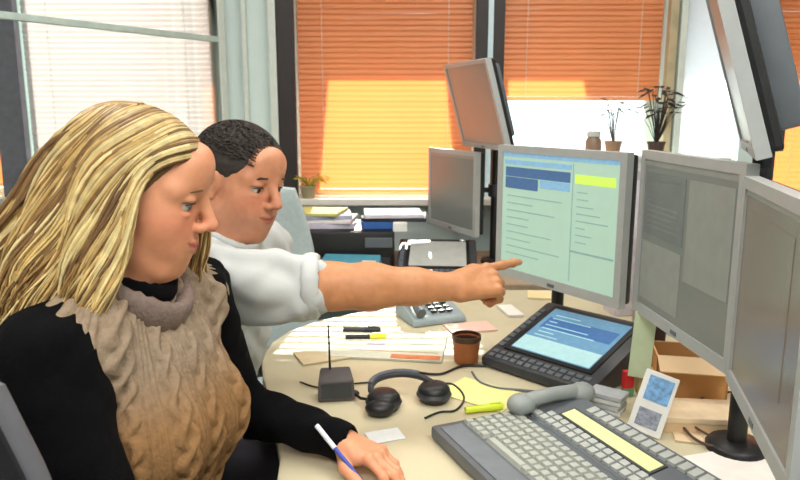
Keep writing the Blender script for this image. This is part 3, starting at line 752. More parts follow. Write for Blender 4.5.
# white and blue packet, red lighter, pale green strips
p = atZ(643, 444)
pk = thing('tissue_packet', 'white packet with blue print leaning by the keyboard unit', 'packet', (p.x + .01, p.y + .035, DZT), R(-22))
Mx = Matrix.Rotation(R(-24), 3, 'X') @ Matrix.Rotation(R(14), 3, 'Y')
MB().box(Mx @ Vector((0, 0, .068)) , (.066, .016, .125), Mx).build('packet_body', M_paper, pk, bevel=.003)
MB().box(Mx @ Vector((.002, -.0085, .096)), (.048, .001, .050), Mx).build('blue_print', mat('blue_print', (112, 160, 206), .6, var=.35, scale=110), pk)
MB().box(Mx @ Vector((0, -.0085, .036)), (.044, .001, .036), Mx).build('grey_print_patch', mat('grey_print_dark', (138, 144, 158), .6, var=.4, scale=120), pk)
p = atZ(606, 410)
pk2 = thing('card_stack', 'low stack of pale grey cards between the keyboard unit and the white packet', 'cards', (p.x, p.y, DZT), R(-30))
for k in range(4): MB().box((rnd.uniform(-.003, .003), 0, .006 + k * .011), (.075, .05, .009), Matrix.Rotation(R(rnd.uniform(-9, 9)), 3, 'Z')).build('card', mat('card_%d' % (k % 2), [(206, 208, 206), (170, 174, 178)][k % 2], .7), pk2, bevel=.001)
p = atZ(627, 396)
lt = thing('lighter', 'small red lighter with green foot beside the blue console', 'lighter', (p.x, p.y, DZT), R(10))
MB().bb(-.013, .013, -.007, .007, .02, .062).build('body', mat('red_plastic', (196, 40, 44), .35), lt, bevel=.003)
MB().bb(-.013, .013, -.007, .007, .002, .0205).build('foot', mat('green_plastic', (96, 150, 108), .4), lt, bevel=.002)
o = MB().box((0, 0, -.085), (.046, .0015, .155), Matrix.Rotation(R(3), 3, 'Y')).build('paper_strip', mat('pale_green_paper', (198, 214, 180), .7, var=.05), None)
o.location = (.533, 1.455, .955); o.rotation_euler = (R(4), 0, R(-20)); tag(o, 'pale green paper strip hanging under the left corner of the large grey monitor', 'paper')
# document holder wall behind console
for (px, py, w_, h_, cc, lab, nm, cat) in [(668, 352, .045, .10, (60, 40, 40), 'dark brown upright box behind the pale green strip', 'upright_box', 'box'),
                                  (654, 390, .10, .055, (168, 150, 96), 'olive tan small box beside the red lighter', 'small_box', 'box')]:
    q = atZ(px, py + 22, DZT); t = thing(nm, lab, cat, (q.x + (.045 if py > 380 else 0), q.y + .1, DZT), R(-10))
    MB().bb(-w_ / 2, w_ / 2, -.02, .02, 0, h_).build('box_body', mat(nm, cc, .7, var=.12), t, bevel=.003)
    MB().bb(-w_ / 2 - .001, w_ / 2 + .001, -.021, .021, h_ - .014, h_ + .002).build('lid', mat(nm + '_lid', tuple(min(255, int(v * 1.15)) for v in cc), .7), t, bevel=.002)

# open cardboard box
bx = thing('cardboard_box', 'open orange brown cardboard box under the large grey monitor', 'box', (.655, 1.50, DZT), R(-12))
w2, d2, h2 = .15, .11, .105
for nm, a in (('side', (-w2 / 2, w2 / 2, -d2 / 2, -d2 / 2 + .004)), ('side', (-w2 / 2, w2 / 2, d2 / 2 - .004, d2 / 2)), ('side', (-w2 / 2, -w2 / 2 + .004, -d2 / 2, d2 / 2)), ('side', (w2 / 2 - .004, w2 / 2, -d2 / 2, d2 / 2))):
    MB().bb(*a, .004, h2).build(nm, M_cardb, bx)
MB().bb(-w2 / 2, w2 / 2, -d2 / 2, d2 / 2, 0, .004).build('bottom', M_cardb, bx)
MB().box((0, -d2 / 2 - .025, h2 - .008), (w2, .055, .003), Matrix.Rotation(R(20), 3, 'X')).build('flap', M_tan, bx)
MB().box((w2 / 2 + .03, 0, h2 - .01), (.065, d2, .003), Matrix.Rotation(R(18), 3, 'Y')).build('flap', M_tan, bx)
MB().box((0, 0, .05), (.08, .06, .05), Matrix.Rotation(R(20), 3, 'Z')).build('packing_paper', M_greyplastic, bx, bevel=.012)
t = thing('letter_box', 'flat beige carton lying in front of the cardboard box', 'box', (.62, 1.345, DZT), R(-6))
MB().bb(-.085, .075, -.05, .05, 0, .03).build('carton', M_tan, t, bevel=.002)
MB().bb(-.087, .077, -.052, .052, .022, .034).build('lid', mat('beige_lid', (228, 204, 170), .8), t, bevel=.002)

# ------------------------------------------------------------------ things under the middle window
pr = thing('black_printer', 'wide black printer on the back desk below the middle orange blind', 'printer', (-.26, 2.91, DZT))
MB().bb(-.25, .235, -.19, .19, .0, .165).build('body', M_black, pr, bevel=.012, smooth=True)
MB().bb(-.22, .22, -.20, -.185, .03, .06).build('paper_slot', M_dark, pr)
MB().bb(.12, .23, -.197, -.188, .10, .14).build('control_panel', M_slate, pr, bevel=.002)
def pile(label, x, y, z, items, group):
    for (nm, dx, w_, d_, h_, c_, rz, lab) in items:
        o = MB().bb(-w_ / 2, w_ / 2, -d_ / 2, d_ / 2, 0, h_ - .001).build(nm, mat('pile_%d_%d_%d' % c_, c_, .7, var=.1, scale=25), None, bevel=.002)
        o.location = (x + dx, y, z); o.rotation_euler = (0, 0, R(rz)); tag(o, lab, 'papers' if nm != 'binder' else 'binder', group); z += h_
pile('', -.33, 2.88, DZT + .166, [('binder', 0, .28, .22, .022, (190, 186, 202), 3, 'lilac grey folder at the bottom of the left pile on the printer'),
     ('paper_stack', .01, .26, .21, .014, (222, 214, 216), -5, 'pale paper stack in the middle of the left pile on the printer'),
     ('binder', -.01, .27, .2, .016, (150, 158, 176), 7, 'blue grey folder near the top of the left pile on the printer'),
     ('paper_stack', -.02, .22, .2, .012, (200, 196, 120), -10, 'olive yellow paper on top of the left pile on the printer')], 'papers on the printer')
pile('', -.08, 2.87, DZT + .166, [('binder', 0, .16, .2, .03, (48, 96, 168), 5, 'blue binder at the bottom of the right pile on the printer'),
     ('binder', .06, .26, .2, .014, (42, 44, 54), -3, 'dark folder in the middle of the right pile on the printer'),
     ('paper_stack', .05, .24, .2, .016, (206, 200, 210), 4, 'pale lilac paper on top of the right pile on the printer')], 'papers on the printer')
q = atY(397, 221, 2.70); t = thing('note_cube', 'small white note block right of the blue binder', 'note block', (.0, 2.735, DZT + .166))
MB().bb(-.028, .028, -.025, .025, 0, .032).build('block', M_paper, t, bevel=.001); MB().bb(-.022, .022, -.018, .018, .032, .034).build('top_sheet', M_paper, t)
# yellow green flowers / ribbon in a low pot on the sill
def plant(label, loc, n, sp, h, leafc, potc, seed, cat='plant', leaf=.02):
    rr = random.Random(seed); t = thing('potted_plant', label, cat, loc)
    MB().lathe((0, 0, 0), [(.028, 0), (.036, .05), (.039, .05), (.039, .058), (.033, .058), (.030, .045), (.001, .045)], 16).build('pot', mat('pot_%d' % seed, potc, .7), t, smooth=True)
    lm = mat('leaf_%d' % seed, leafc, .6, var=.3, trans=.3)
    for k in range(n):
        a = rr.uniform(0, 2 * math.pi); e = rr.uniform(.2, 1); tip = Vector((math.cos(a) * sp * e, math.sin(a) * sp * e * .6, .05 + h * rr.uniform(.5, 1)))
        st = MB().tube([(0, 0, .045), tip * .5 + Vector((0, 0, .035)), tip], [.002, .0015, .001], 5).build('stem', lm, t)
        d = Vector((math.cos(a), math.sin(a), rr.uniform(-.6, .4))).normalized(); s_ = d.cross(Vector((0, 0, 1))).normalized(); L = leaf * rr.uniform(.8, 1.4)
        m_ = MB(); up = s_.cross(d) * .003
        m_._add([tip, tip + d * L * .5 + s_ * L * .35 + up, tip + d * L * 1.3, tip + d * L * .5 - s_ * L * .35 + up, tip + d * L * .5 - up], [(0, 1, 4), (1, 2, 4), (2, 3, 4), (3, 0, 4)])
        m_.build('leaf', lm, t)
plant('small potted plant with yellow green leaves on the sill left end', (-.43, 3.235, SILL + .005), 26, .09, .055, (176, 172, 60), (150, 140, 110), 3, leaf=.02)
plant('dark leaved potted plant on the cabinet under the half raised blind', (1.10, 3.0, 1.19), 46, .10, .24, (62, 52, 48), (80, 60, 50), 5, leaf=.035)
plant('brown twiggy plant with sparse leaves beside the dark leaved one', (.93, 3.05, 1.19), 16, .06, .20, (116, 92, 74), (150, 120, 92), 8, leaf=.02)
jr = thing('storage_jar', 'small brown jar with a pale lid between the twiggy plant and the glowing gap', 'jar', (.83, 3.0, 1.19))
MB().lathe((0, 0, 0), [(.03, 0), (.034, .01), (.034, .06), (.026, .075), (.026, .08)], 18).build('jar_body', mat('jar_brown', (128, 104, 88), .4), jr, smooth=True)
MB().lathe((0, 0, 0), [(.029, .08), (.029, .098), (.024, .102)], 18).build('lid', M_greyplastic, jr, smooth=True)
# teal folder and right clutter
tf = thing('teal_folder', 'teal blue folder lying behind the man\'s rolled sleeve', 'folder', (-.19, 2.615, DZT), R(-6))
MB().hexa([(-.12, -.09, .002), (.12, -.09, .002), (.12, .05, .002), (-.12, .05, .002), (-.12, -.09, .05), (.12, -.09, .05), (.11, .05, .085), (-.11, .05, .085)]).build('cover', mat('teal_card', (70, 140, 160), .5, var=.1), tf, bevel=.003)
MB().bb(.05, .10, -.05, -.02, .05, .076).build('label_patch', M_paper, tf)
ks = [(.66, 1.78, .05, .07, .20, (226, 216, 208), 'cream carton standing in the gap right of the pointed-at screen'), (.78, 1.98, .07, .09, .34, (52, 46, 54), 'tall black file standing behind the cream carton'),
      (.70, 2.15, .06, .08, .46, (222, 216, 228), 'tall white roll box behind the gap between the monitors')]
for (x, y, a, b, h_, c_, lab) in ks:
    t = thing('upright_carton', lab, 'carton', (x, y, DZT), R(12)); MB().bb(-a / 2, a / 2, -b / 2, b / 2, 0, h_).build('carton_body', mat('uc_%d' % c_[0], c_, .7, var=.08), t, bevel=.003)
    MB().bb(-a / 2 - .001, a / 2 + .001, -b / 2 - .001, b / 2 + .001, h_ - .03, h_ + .002).build('cap', mat('ucl_%d' % c_[0], tuple(int(v * .85) for v in c_), .7), t, bevel=.003)

# ------------------------------------------------------------------ office chairs
def office_chair(label, loc, rz, fab, back_h=.55, group=None, pipe=None):
    # local +x = facing direction of the sitter ; origin on the floor
    t = thing('office_chair', label, 'chair', loc, rz, group)
    MB().prism([(.22 * math.copysign(abs(math.cos(a)) ** .6, math.cos(a)), .23 * math.copysign(abs(math.sin(a)) ** .6, math.sin(a))) for a in np.linspace(0, 2 * math.pi, 29)[:-1]], .405, .455).build('seat', fab, t, bevel=.015, smooth=True)
    m = MB(); nz, ny = 8, 9; vs = []
    for side in (0, 1):
        for i in range(nz + 1):
            for j in range(ny + 1):
                v_ = i / nz; u = j / ny * 2 - 1; hw = .20 * (1 - .35 * max(0, v_ - .55) ** 1.5 * 3) ; 
                vs.append((-.235 - .05 * math.sin(v_ * 2.2) * .6 + .05 * u * u - side * .035, u * hw, .55 + v_ * back_h))
    n1 = (nz + 1) * (ny + 1); fs = []
    for i in range(nz):
        for j in range(ny):
            a = i * (ny + 1) + j; fs.append((a, a + 1, a + ny + 2, a + ny + 1)); fs.append((n1 + a, n1 + a + ny + 1, n1 + a + ny + 2, n1 + a + 1))
    rim = [j for j in range(ny + 1)] + [i * (ny + 1) + ny for i in range(1, nz + 1)] + [nz * (ny + 1) + j for j in range(ny - 1, -1, -1)] + [i * (ny + 1) for i in range(nz - 1, 0, -1)]
    for a, b in zip(rim, rim[1:] + rim[:1]): fs.append((a, n1 + a, n1 + b, b))
    m._add(vs, fs); m.build('backrest', fab, t, bevel=.01, smooth=True)
    P = [Vector(vs[a]) * .5 + Vector(vs[n1 + a]) * .5 for a in rim]
    MB().tube(P + [P[0]], .011, 8, False).build('edge_piping', pipe or mat('grey_piping', (92, 92, 98), .6), t, smooth=True)
    MB().tube([(0, 0, .405), (-.2, 0, .38), (-.29, 0, .45), (-.29, 0, .7)], .016, 8).build('back_bar', M_black, t, smooth=True)
    MB().tube([(0, 0, .09), (0, 0, .40)], .025, 12).build('gas_column', M_dark, t, smooth=True)
    for k in range(5):
        a = 2 * math.pi * k / 5 + .3; c_, s_ = math.cos(a), math.sin(a)
        l_ = MB().tube([(0, 0, .10), (.26 * c_, .26 * s_, .07)], [.024, .015], 8).build('leg', M_black, t, smooth=True)
        MB().tube([(.26 * c_ - .012 * s_, .26 * s_ + .012 * c_, .028), (.26 * c_ + .012 * s_, .26 * s_ - .012 * c_, .028)], .027, 12).build('caster', M_dark, l_, smooth=True)
    return t
M_cblack = mat('chair_black_fabric', (24, 24, 28), .9, var=.2, scale=120, bump=.4)
M_cblue = mat('chair_pale_fabric', (176, 190, 192), .8, var=.06, scale=60)
ochair = office_chair('black office chair the blond woman sits on', (-.49, 1.02, 0), R(-8), M_cblack, .38)
dup(ochair, (-.56, 1.53, 0), R(-8), 'black office chair the dark haired man sits on')
office_chair('empty chair back with grey piping in the bottom left foreground', (-.49, .34, 0), R(-90), M_cblack, .59)
office_chair('pale grey empty chair behind the man\'s head', (-.42, 2.12, 0), R(-70), M_cblue, .56, None, M_cblue)

# ------------------------------------------------------------------ the woman
HW = (-.386, 1.02, 1.258); RW = rotm(R(3), R(17)); WB = (-.47, 1.02, 0)
wm = thing('person', 'woman with long wavy blond hair in a brown knitted vest over black sleeves, in profile', 'person', WB)
TW = rotm(R(-15))
def torso(v, chest, pelvis, Rt, i, neck, shR, shL, bust=False, w_=1.0):
    c = Vector(chest); p = Vector(pelvis)
    v.frame(Rt, chest); v.ell((0, 0, 0), (.100 + i, .148 * w_ + i, .165 + i), .02); v.ell((.0, 0, .09), (.075 + i, .12 * w_ + i, .075 + i), .03)
    if bust:
        for y in (-1, 1): v.ell((.075, y * .062, -.005), (.048 + i, .055 + i, .055 + i), .04)
    v.frame(); m_ = (c + p) / 2
    v.frame(Rt, m_); v.ell((0, 0, 0), (.098 + i, .130 * w_ + i, .16 + i), .06)
    v.frame(Rt, pelvis); v.ell((0, 0, 0), (.125 + i, .165 + i, .115 + i), .06); v.frame()
    n_ = Vector(neck)
    for s_ in (shR, shL): v.cone(n_ * .62 + Vector(s_) * .38, s_, .040 + i, .048 + i, .04)
WN, WC, WP = (-.425, 1.025, 1.115), (-.415, 1.03, .905), (-.47, 1.02, .57)
WSR, WSL = (-.462, .865, 1.062), (-.365, 1.195, 1.062)
WER, WWR = (-.37, .79, .80), (-.155, .93, .778)
WEL, WWL = (-.315, 1.265, .815), (-.105, 1.185, .782)
bx_ = axis(-.75, .25, .0065, [(-.50, -.25, .0024), (-.15, .08, .0026)])
by_ = axis(.66, 1.42, .0065, [(.93, 1.11, .0026), (.86, 1.0, .004), (1.05, 1.2, .0032)])
bz_ = axis(.02, 1.42, .008, [(.735, .80, .0026), (1.12, 1.40, .0024)])
v = Vol(bx_, by_, bz_)
torso(v, WC, WP, TW, 0, WN, WSR, WSL, True)
v.cone((-.405, 1.02, 1.17), (-.425, 1.025, 1.06), .052, .06, .03)
head_sdf(v, HW, RW, True)
for S_, E_, W_ in ((WSR, WER, WWR), (WSL, WEL, WWL)):
    v.chain([S_, E_], [.046, .036], .02); v.cone(E_, W_, .037, .024, .015)
for y in (-1, 1):
    hip = (-.44, 1.02 + y * .085, .555); kn = (-.02, 1.03 + y * .10, .57); an = (-.06, 1.03 + y * .10, .10)
    v.chain([hip, kn], [.085, .055], .03); v.chain([kn, an], [.052, .036], .02); v.cone(an, (.06, an[1], .055), .034, .026, .01)
tw1 = hand_sdf(v, WWL, (.80, -.60, -.07), (.15, .1, 1), 'L', [(.35, .45, .35), (.30, .45, .4), (.35, .5, .4), (.4, .5, .4)], .10, ((.75, .6, -.35), (.95, .25, -.25), (.98, -.05, -.2)), .93)
tw2 = hand_sdf(v, WWR, (.86, .48, -.05), (-.1, -.1, 1), 'R', [(.3, .5, .4), (.35, .5, .4), (.4, .55, .4), (.45, .5, .4)], .08, None, .93)
V, F = v.mesh()
skw = lin((214, 148, 112))[:3]
C = face_colour(V, HW, RW, skw, lin((192, 108, 94))[:3], lin((216, 122, 98))[:3])
npmesh('body', V, F, M_skinw, wm, WB, C); del v
eyes(wm, WB, HW, RW, (1, -.05, -.22), lin((92, 116, 122))[:3])
for y in (-1, 1):
    face_tubes(wm, WB, HW, RW, 'eyebrow', M_brow, [[(.0895, y * .014, .0345), (.0905, y * .024, .0370), (.0845, y * .037, .0350), (.073, y * .050, .029)]], .0030)
    face_tubes(wm, WB, HW, RW, 'eyelashes', M_lash, [[(.0835, y * .0195, .0125), (.0868, y * .027, .0155), (.0855, y * .037, .0155), (.078, y * .0465, .0120)]], .0017)
# black sweater
def limb_cloth(v, S_, E_, W_, a, b, c, cut=None):
    v.chain([S_, E_], [a, b], .03); v.cone(E_, W_, b, c, .02)
v = Vol(axis(-.72, .02, .006), axis(.70, 1.36, .006), axis(.50, 1.20, .006))
torso(v, WC, WP, TW, .008, WN, WSR, WSL, True)
v.ell((-.418, 1.022, 1.135), (.058, .058, .045), .02)
limb_cloth(v, WSR, WER, WWR, .062, .052, .036); limb_cloth(v, WSL, WEL, WWL, .062, .05, .036)
for W_, E_ in ((WWR, WER), (WWL, WEL)):
    d = (Vector(W_) - Vector(E_)).normalized(); q = Vector(W_) + d * .032
    v.ell(q, (.034,) * 3, .004, 'cut')
V, F = v.mesh(); del v
def wrinkle(amp, sc, seed):
    def f(P, N):
        r_ = np.random.RandomState(seed); d = np.zeros(len(P))
        for k in range(7):
            w_ = r_.randn(3); w_ /= np.linalg.norm(w_); fr = sc * (.6 + 1.2 * r_.rand()); d += np.sin(P @ w_ * fr + r_.rand() * 6 + 2.0 * np.sin(P @ np.roll(w_, 1) * fr * .5))
        return (amp * d / 3.0)
    return f
npmesh('sweater', V, F, M_sweater, wm, WB, None, wrinkle(.0035, 60, 1))
# knitted vest with big armholes and a broad collar
v = Vol(axis(-.70, -.15, .0030), axis(.82, 1.30, .0030), axis(.70, 1.18, .0030))
torso(v, WC, WP, TW, .022, WN, (-.452, .895, 1.055), (-.372, 1.17, 1.055), True)
v.frame(TW, (WSR[0], WSR[1], WSR[2])); v.ell((-.005, -.055, -.09), (.098, .085, .165), .012, 'cut')
v.frame(TW, (WSL[0], WSL[1], WSL[2])); v.ell((-.005, .055, -.09), (.098, .085, .165), .012, 'cut'); v.frame()
v.ell((-.385, 1.02, 1.175), (.050, .055, .075), .01, 'cut'); v.plane_cut((0, 0, .72), (0, 0, -1))
V, F = v.mesh(); del v
Rt_i = TW.T
def vest_disp(P, N):
    L = (P - np.array(WC)) @ TW; u = np.arctan2(L[:, 1], L[:, 0] + .02) * .15; z = L[:, 2]
    d = np.zeros(len(P))
    for c0 in (-.14, -.07, 0.0, .07, .14, -.21, .21):
        for ph_ in (0, math.pi):
            cc = c0 + .011 * np.sin(z * 80 + ph_); d = np.maximum(d, .010 * np.exp(-((u - cc) / .0075) ** 4) * (.8 + .2 * np.cos(z * 80 + ph_)))
        for q_ in (.027, .035, .043): d = np.maximum(d, .0045 * np.exp(-((u - c0 - q_) / .0028) ** 2))
    return d
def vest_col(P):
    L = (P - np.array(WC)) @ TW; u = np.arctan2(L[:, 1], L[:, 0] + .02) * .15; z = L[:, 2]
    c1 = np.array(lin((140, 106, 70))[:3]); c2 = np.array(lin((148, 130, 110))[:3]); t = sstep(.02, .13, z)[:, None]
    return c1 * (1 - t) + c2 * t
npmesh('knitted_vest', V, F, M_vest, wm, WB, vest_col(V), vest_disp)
# collar: thick folded ring round the neck, dipping at the front
def ring(c, Rm, rx, ry, r, n=40, m=12, dip=.0, flare=0.0, hgt=1.0):
    V = []; F = []
    for i in range(n):
        a = 2 * math.pi * i / n; ca, sa = math.cos(a), math.sin(a)
        for k in range(m):
            b = 2 * math.pi * k / m; rr = r * (1 + .08 * math.sin(a * 23))
            V.append((ca * (rx + rr * math.cos(b) + flare * math.sin(b) * r), sa * (ry + rr * math.cos(b) + flare * math.sin(b) * r), rr * math.sin(b) * hgt - dip * max(0, ca) ** 2))
    for i in range(n):
        for k in range(m): F.append((i * m + k, ((i + 1) % n) * m + k, ((i + 1) % n) * m + (k + 1) % m, i * m + (k + 1) % m))
    return np.array(V) @ Rm.T + np.array(c), np.array(F)
V, F = ring((-.402, 1.02, 1.118), rotm(R(-8), R(14)), .072, .072, .015, 56, 12, .03, .5, 1.9)
npmesh('vest_collar', V, F, M_vest, wm, WB, np.tile(np.array(lin((128, 112, 104))[:3]), (len(V), 1)))
V, F = ring((-.402, 1.02, 1.130), rotm(R(-8), R(12)), .052, .054, .012, 40, 10, .012, .2, 1.6)
npmesh('neck_band', V, F, M_sweater, wm, WB)
# trousers and shoes
v = Vol(axis(-.64, .10, .009), axis(.80, 1.25, .009), axis(.10, .70, .009))
v.frame(TW, WP); v.ell((0, 0, -.02), (.14, .18, .105), .03); v.frame()
for y in (-1, 1):
    hip = (-.44, 1.02 + y * .085, .555); kn = (-.02, 1.03 + y * .10, .57); an = (-.06, 1.03 + y * .10, .12)
    v.chain([hip, kn], [.096, .070], .03); v.chain([kn, an], [.068, .055], .02)
V, F = v.mesh(); npmesh('trousers', V, F, M_trouser, wm, WB); del v
def shoe(parent, base, x, y, az=0.0):
    v = Vol(axis(-.12, .22, .006), axis(-.07, .07, .006), axis(-.01, .16, .006))
    v.ell((.0, 0, .04), (.055, .04, .045), .01); v.ell((.085, 0, .03), (.09, .045, .035), .04); v.cone((-.01, 0, .05), (-.01, 0, .13), .045, .045, .02); v.plane_cut((0, 0, 0), (0, 0, -1)); v.plane_cut((0, 0, .125), (0, 0, 1))
    V, F = v.mesh(); V = V @ rotm(az).T + np.array((x, y, .003)); npmesh('shoe', V, F, M_shoe, parent, base)
for y in (-1, 1): shoe(wm, WB, -.06, 1.03 + y * .10)

# hair strands
def strands(gen, n, nseg, rad, cols, seed, sides=5):
    rr = random.Random(seed); VV = []; CC = []; FF = []; off = 0
    for i in range(n):
        P, r0, wav, phs = gen(rr, i, n); P = np.array(P, float); m = len(P); T = np.linspace(0, m - 1.0001, nseg); out = []
        for t in T:
            k = int(t); f = t - k; p0 = P[max(k - 1, 0)]; p1 = P[k]; p2 = P[min(k + 1, m - 1)]; p3 = P[min(k + 2, m - 1)]
            out.append(.5 * ((2 * p1) + (-p0 + p2) * f + (2 * p0 - 5 * p1 + 4 * p2 - p3) * f * f + (-p0 + 3 * p1 - 3 * p2 + p3) * f ** 3))
        out = np.array(out)
        for _ in range(7 if nseg > 8 else 0): out[1:-1] = .5 * out[1:-1] + .25 * (out[:-2] + out[2:])
        s_ = np.linspace(0, 1, nseg)
        ph = phs + rr.uniform(-.5, .5); fr = rr.uniform(12.5, 15); am = wav * s_ ** 1.3
        out[:, 0] += am * np.sin(s_ * fr + ph); out[:, 1] += am * .7 * np.cos(s_ * fr * .9 + ph)
        tan = np.gradient(out, axis=0); tan /= np.linalg.norm(tan, axis=1)[:, None] + 1e-9
        a = np.zeros_like(out); r_ = np.cross(tan[0], (1.0, .1, .2))
        for j in range(nseg):
            r_ = r_ - tan[j] * r_.dot(tan[j]); r_ = r_ / (math.sqrt(r_.dot(r_)) + 1e-9); a[j] = r_
        b = np.cross(a, tan)
        rs_ = rad * r0 * np.minimum(1, .55 + s_ * 3) * (1 - .75 * s_ ** 2.5)
        base = cols[rr.randrange(len(cols))]; base = np.array(base) * rr.uniform(.82, 1.15)
        ring_ = []
        for k in range(sides):
            an = 2 * math.pi * k / sides; ring_.append(out + a * (math.cos(an) * rs_)[:, None] + b * (math.sin(an) * rs_)[:, None])
        Vs = np.stack(ring_, 1).reshape(-1, 3); VV.append(Vs)
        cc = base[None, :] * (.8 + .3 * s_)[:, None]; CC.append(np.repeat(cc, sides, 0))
        for j in range(nseg - 1):
            for k in range(sides):
                k2 = (k + 1) % sides; FF.append((off + j * sides + k, off + j * sides + k2, off + (j + 1) * sides + k2, off + (j + 1) * sides + k))
        off += len(Vs)
    return np.concatenate(VV), np.array(FF), np.concatenate(CC)
hc = np.array((-.015, 0, .038)); hr = np.array((.097, .076, .083))
def surf(th, ph, sy, lay):
    r_ = hr + lay; return hc + np.array((r_[0] * math.cos(th), sy * r_[1] * math.sin(th) * math.sin(ph), r_[2] * math.sin(th) * math.cos(ph)))
def gen_w(rr, i, n):
    u = rr.random() ** 1.45; sy = -1 if rr.random() < .66 else 1; lay = rr.uniform(.003, .014) * (1 if u > .08 else .7)
    th0 = R(27 + u * 100); part = .16 if sy < 0 else -.16
    if sy < 0:
        th2 = R(70 + u * 82); j = rr.uniform(-.012, .012)
        p = [surf(th0, -.15, sy, lay * .6), surf(th0 * .88 + th2 * .12, R(26), sy, lay), surf(th0 * .6 + th2 * .4, R(54), sy, lay * 1.2), surf(th2, R(84), sy, lay * 1.3)]
        x = p[-1][0]; xt = .020 - .185 * u ** .8 + j
        yy = -(.082 + rr.uniform(0, .022)) * (1 - .35 * max(0, u - .6) / .4)
        p += [np.array((x * .65 + xt * .35, yy, -.035)), np.array((x * .25 + xt * .75, yy * 1.12, -.095)), np.array((xt, yy * 1.22, -.150)), np.array((xt - .012 + j, yy * 1.15, -.195 - rr.uniform(0, .05) - .02 * u))]
    else:
        th2 = R(47 + u * 104)
        p = [surf(th0, .15, sy, lay * .6), surf(th0 * .8 + th2 * .2, R(35), sy, lay), surf(th0 * .4 + th2 * .6, R(62), sy, lay * 1.2), surf(th2, R(90), sy, lay * 1.3)]
        x = p[-1][0]; xt = .104 - .25 * u; yy = (.078 + rr.uniform(0, .025)) * (1 - .4 * max(0, u - .6) / .4)
        p += [np.array((x * .5 + xt * .5 + .012 * (1 - u), yy, -.04)), np.array((xt + .008, yy * 1.08, -.10)), np.array((xt, yy * 1.1, -.145 - rr.uniform(0, .03))), np.array((xt - .02, yy * 1.1, -.17 - rr.uniform(0, .05) - .03 * u))]
    return p, rr.uniform(.7, 1.6), rr.uniform(.008, .015), u * 14 + sy
def gen_b(rr, i, n):   # down the back
    u = rr.random(); yy = rr.uniform(-.075, .075); lay = rr.uniform(.002, .018); th = R(118 + 20 * rr.random())
    x0 = -.112 - lay
    f_ = yy / .075 * R(70)
    p = [surf(R(96), f_ * .5, 1, lay * .5), surf(R(122), f_ * .8, 1, lay), surf(R(150), f_, 1, lay), np.array((x0 - .004, yy, .01)), np.array((x0 - .02, yy * 1.1, -.06)), np.array((x0 - .045, yy * 1.2, -.13)), np.array((x0 - .06, yy * 1.3, -.20 - rr.uniform(0, .06)))]
    return p, rr.uniform(.8, 1.6), rr.uniform(.005, .011), yy * 90
cw = [lin(c)[:3] for c in ((200, 172, 112), (216, 196, 142), (178, 146, 90), (146, 112, 68), (206, 184, 128), (116, 86, 54))]
V1, F1, C1 = strands(gen_w, 2300, 26, .0024, cw, 11); V2, F2, C2 = strands(gen_b, 700, 16, .0028, cw, 12)
V = np.concatenate([V1, V2]) @ RW.T + np.array(HW); F = np.concatenate([F1, F2 + len(V1)]); C = np.concatenate([C1, C2])
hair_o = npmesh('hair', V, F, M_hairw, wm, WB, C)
# under-layer that closes the hair mass, its dark brown standing in for shadowed gaps
v = Vol(axis(-.72, -.24, .0045), axis(.88, 1.16, .0045), axis(1.02, 1.42, .0045))
v.frame(RW, HW); v.ell((-.017, 0, .040), (.101, .080, .087), .005); v.ell((-.075, 0, -.04), (.062, .082, .11), .03); v.ell((-.115, -.02, -.12), (.06, .08, .07), .04)
v.ell((-.065, -.075, -.10), (.045, .022, .085), .02); v.ell((.0, .085, -.08), (.035, .012, .07), .02)
v.ell((.085, 0, -.03), (.078, .12, .112), .008, 'cut'); v.ell((.02, -.0, -.12), (.055, .062, .09), .008, 'cut'); v.frame()
V, F = v.mesh(); del v
npmesh('hair_underlayer', V, F, M_hairw, wm, WB, np.tile(np.array(lin((104, 76, 46))[:3]), (len(V), 1)))
# pen in her hand
pn = thing('pen', 'blue and white pen in the woman\'s hand by her black cuff', 'pen', (0, 0, 0)); a = Vector(tw1[4]) + Vector((.002, .004, -.002)); b = Vector((-.150, 1.165, .822))
pn.location = a
MB().tube([(0, 0, 0), (b - a) * .62], .004, 10).build('barrel', mat('pen_blue', (60, 80, 170), .3), pn, smooth=True)
MB().tube([(b - a) * .62, (b - a) * 1.0], .0046, 10).build('cap', mat('pen_white', (226, 230, 240), .3), pn, smooth=True)

# ------------------------------------------------------------------ the man
HM = (-.348, 1.50, 1.224); RM = rotm(R(-31), R(13), R(-5)); MBs = (-.54, 1.52, 0)
mn = thing('person', 'dark haired man in a white shirt pointing at the screen with his bare forearm', 'person', MBs)
TM = rotm(R(-14))
MN, MC, MP = (-.385, 1.49, 1.085), (-.43, 1.50, .885), (-.53, 1.53, .57)
MSR, MSL = (-.428, 1.365, 1.052), (-.335, 1.665, 1.045)
MER, MWR = (-.137, 1.345, 1.034), (.118, 1.402, 1.018)
MEL, MWL = (-.43, 1.78, .80), (-.40, 1.60, .67)
v = Vol(axis(-.72, .36, .007, [(-.47, -.22, .0026), (.08, .34, .0026)]), axis(1.22, 1.86, .007, [(1.37, 1.57, .0028)]), axis(.02, 1.38, .008, [(.96, 1.10, .0028), (1.09, 1.37, .0026)]))
torso(v, MC, MP, TM, 0, MN, MSR, MSL, False, 1.12)
v.cone((-.375, 1.48, 1.15), (-.39, 1.49, 1.06), .058, .065, .03)
head_sdf(v, HM, RM, False)
v.chain([MSR, MER], [.052, .046], .02)
v.chain([MER, (-.06, 1.360, 1.030), (.03, 1.382, 1.024), MWR], [.046, .046, .036, .028], .02)
v.chain([MSL, MEL], [.052, .044], .02); v.cone(MEL, MWL, .043, .029, .02)
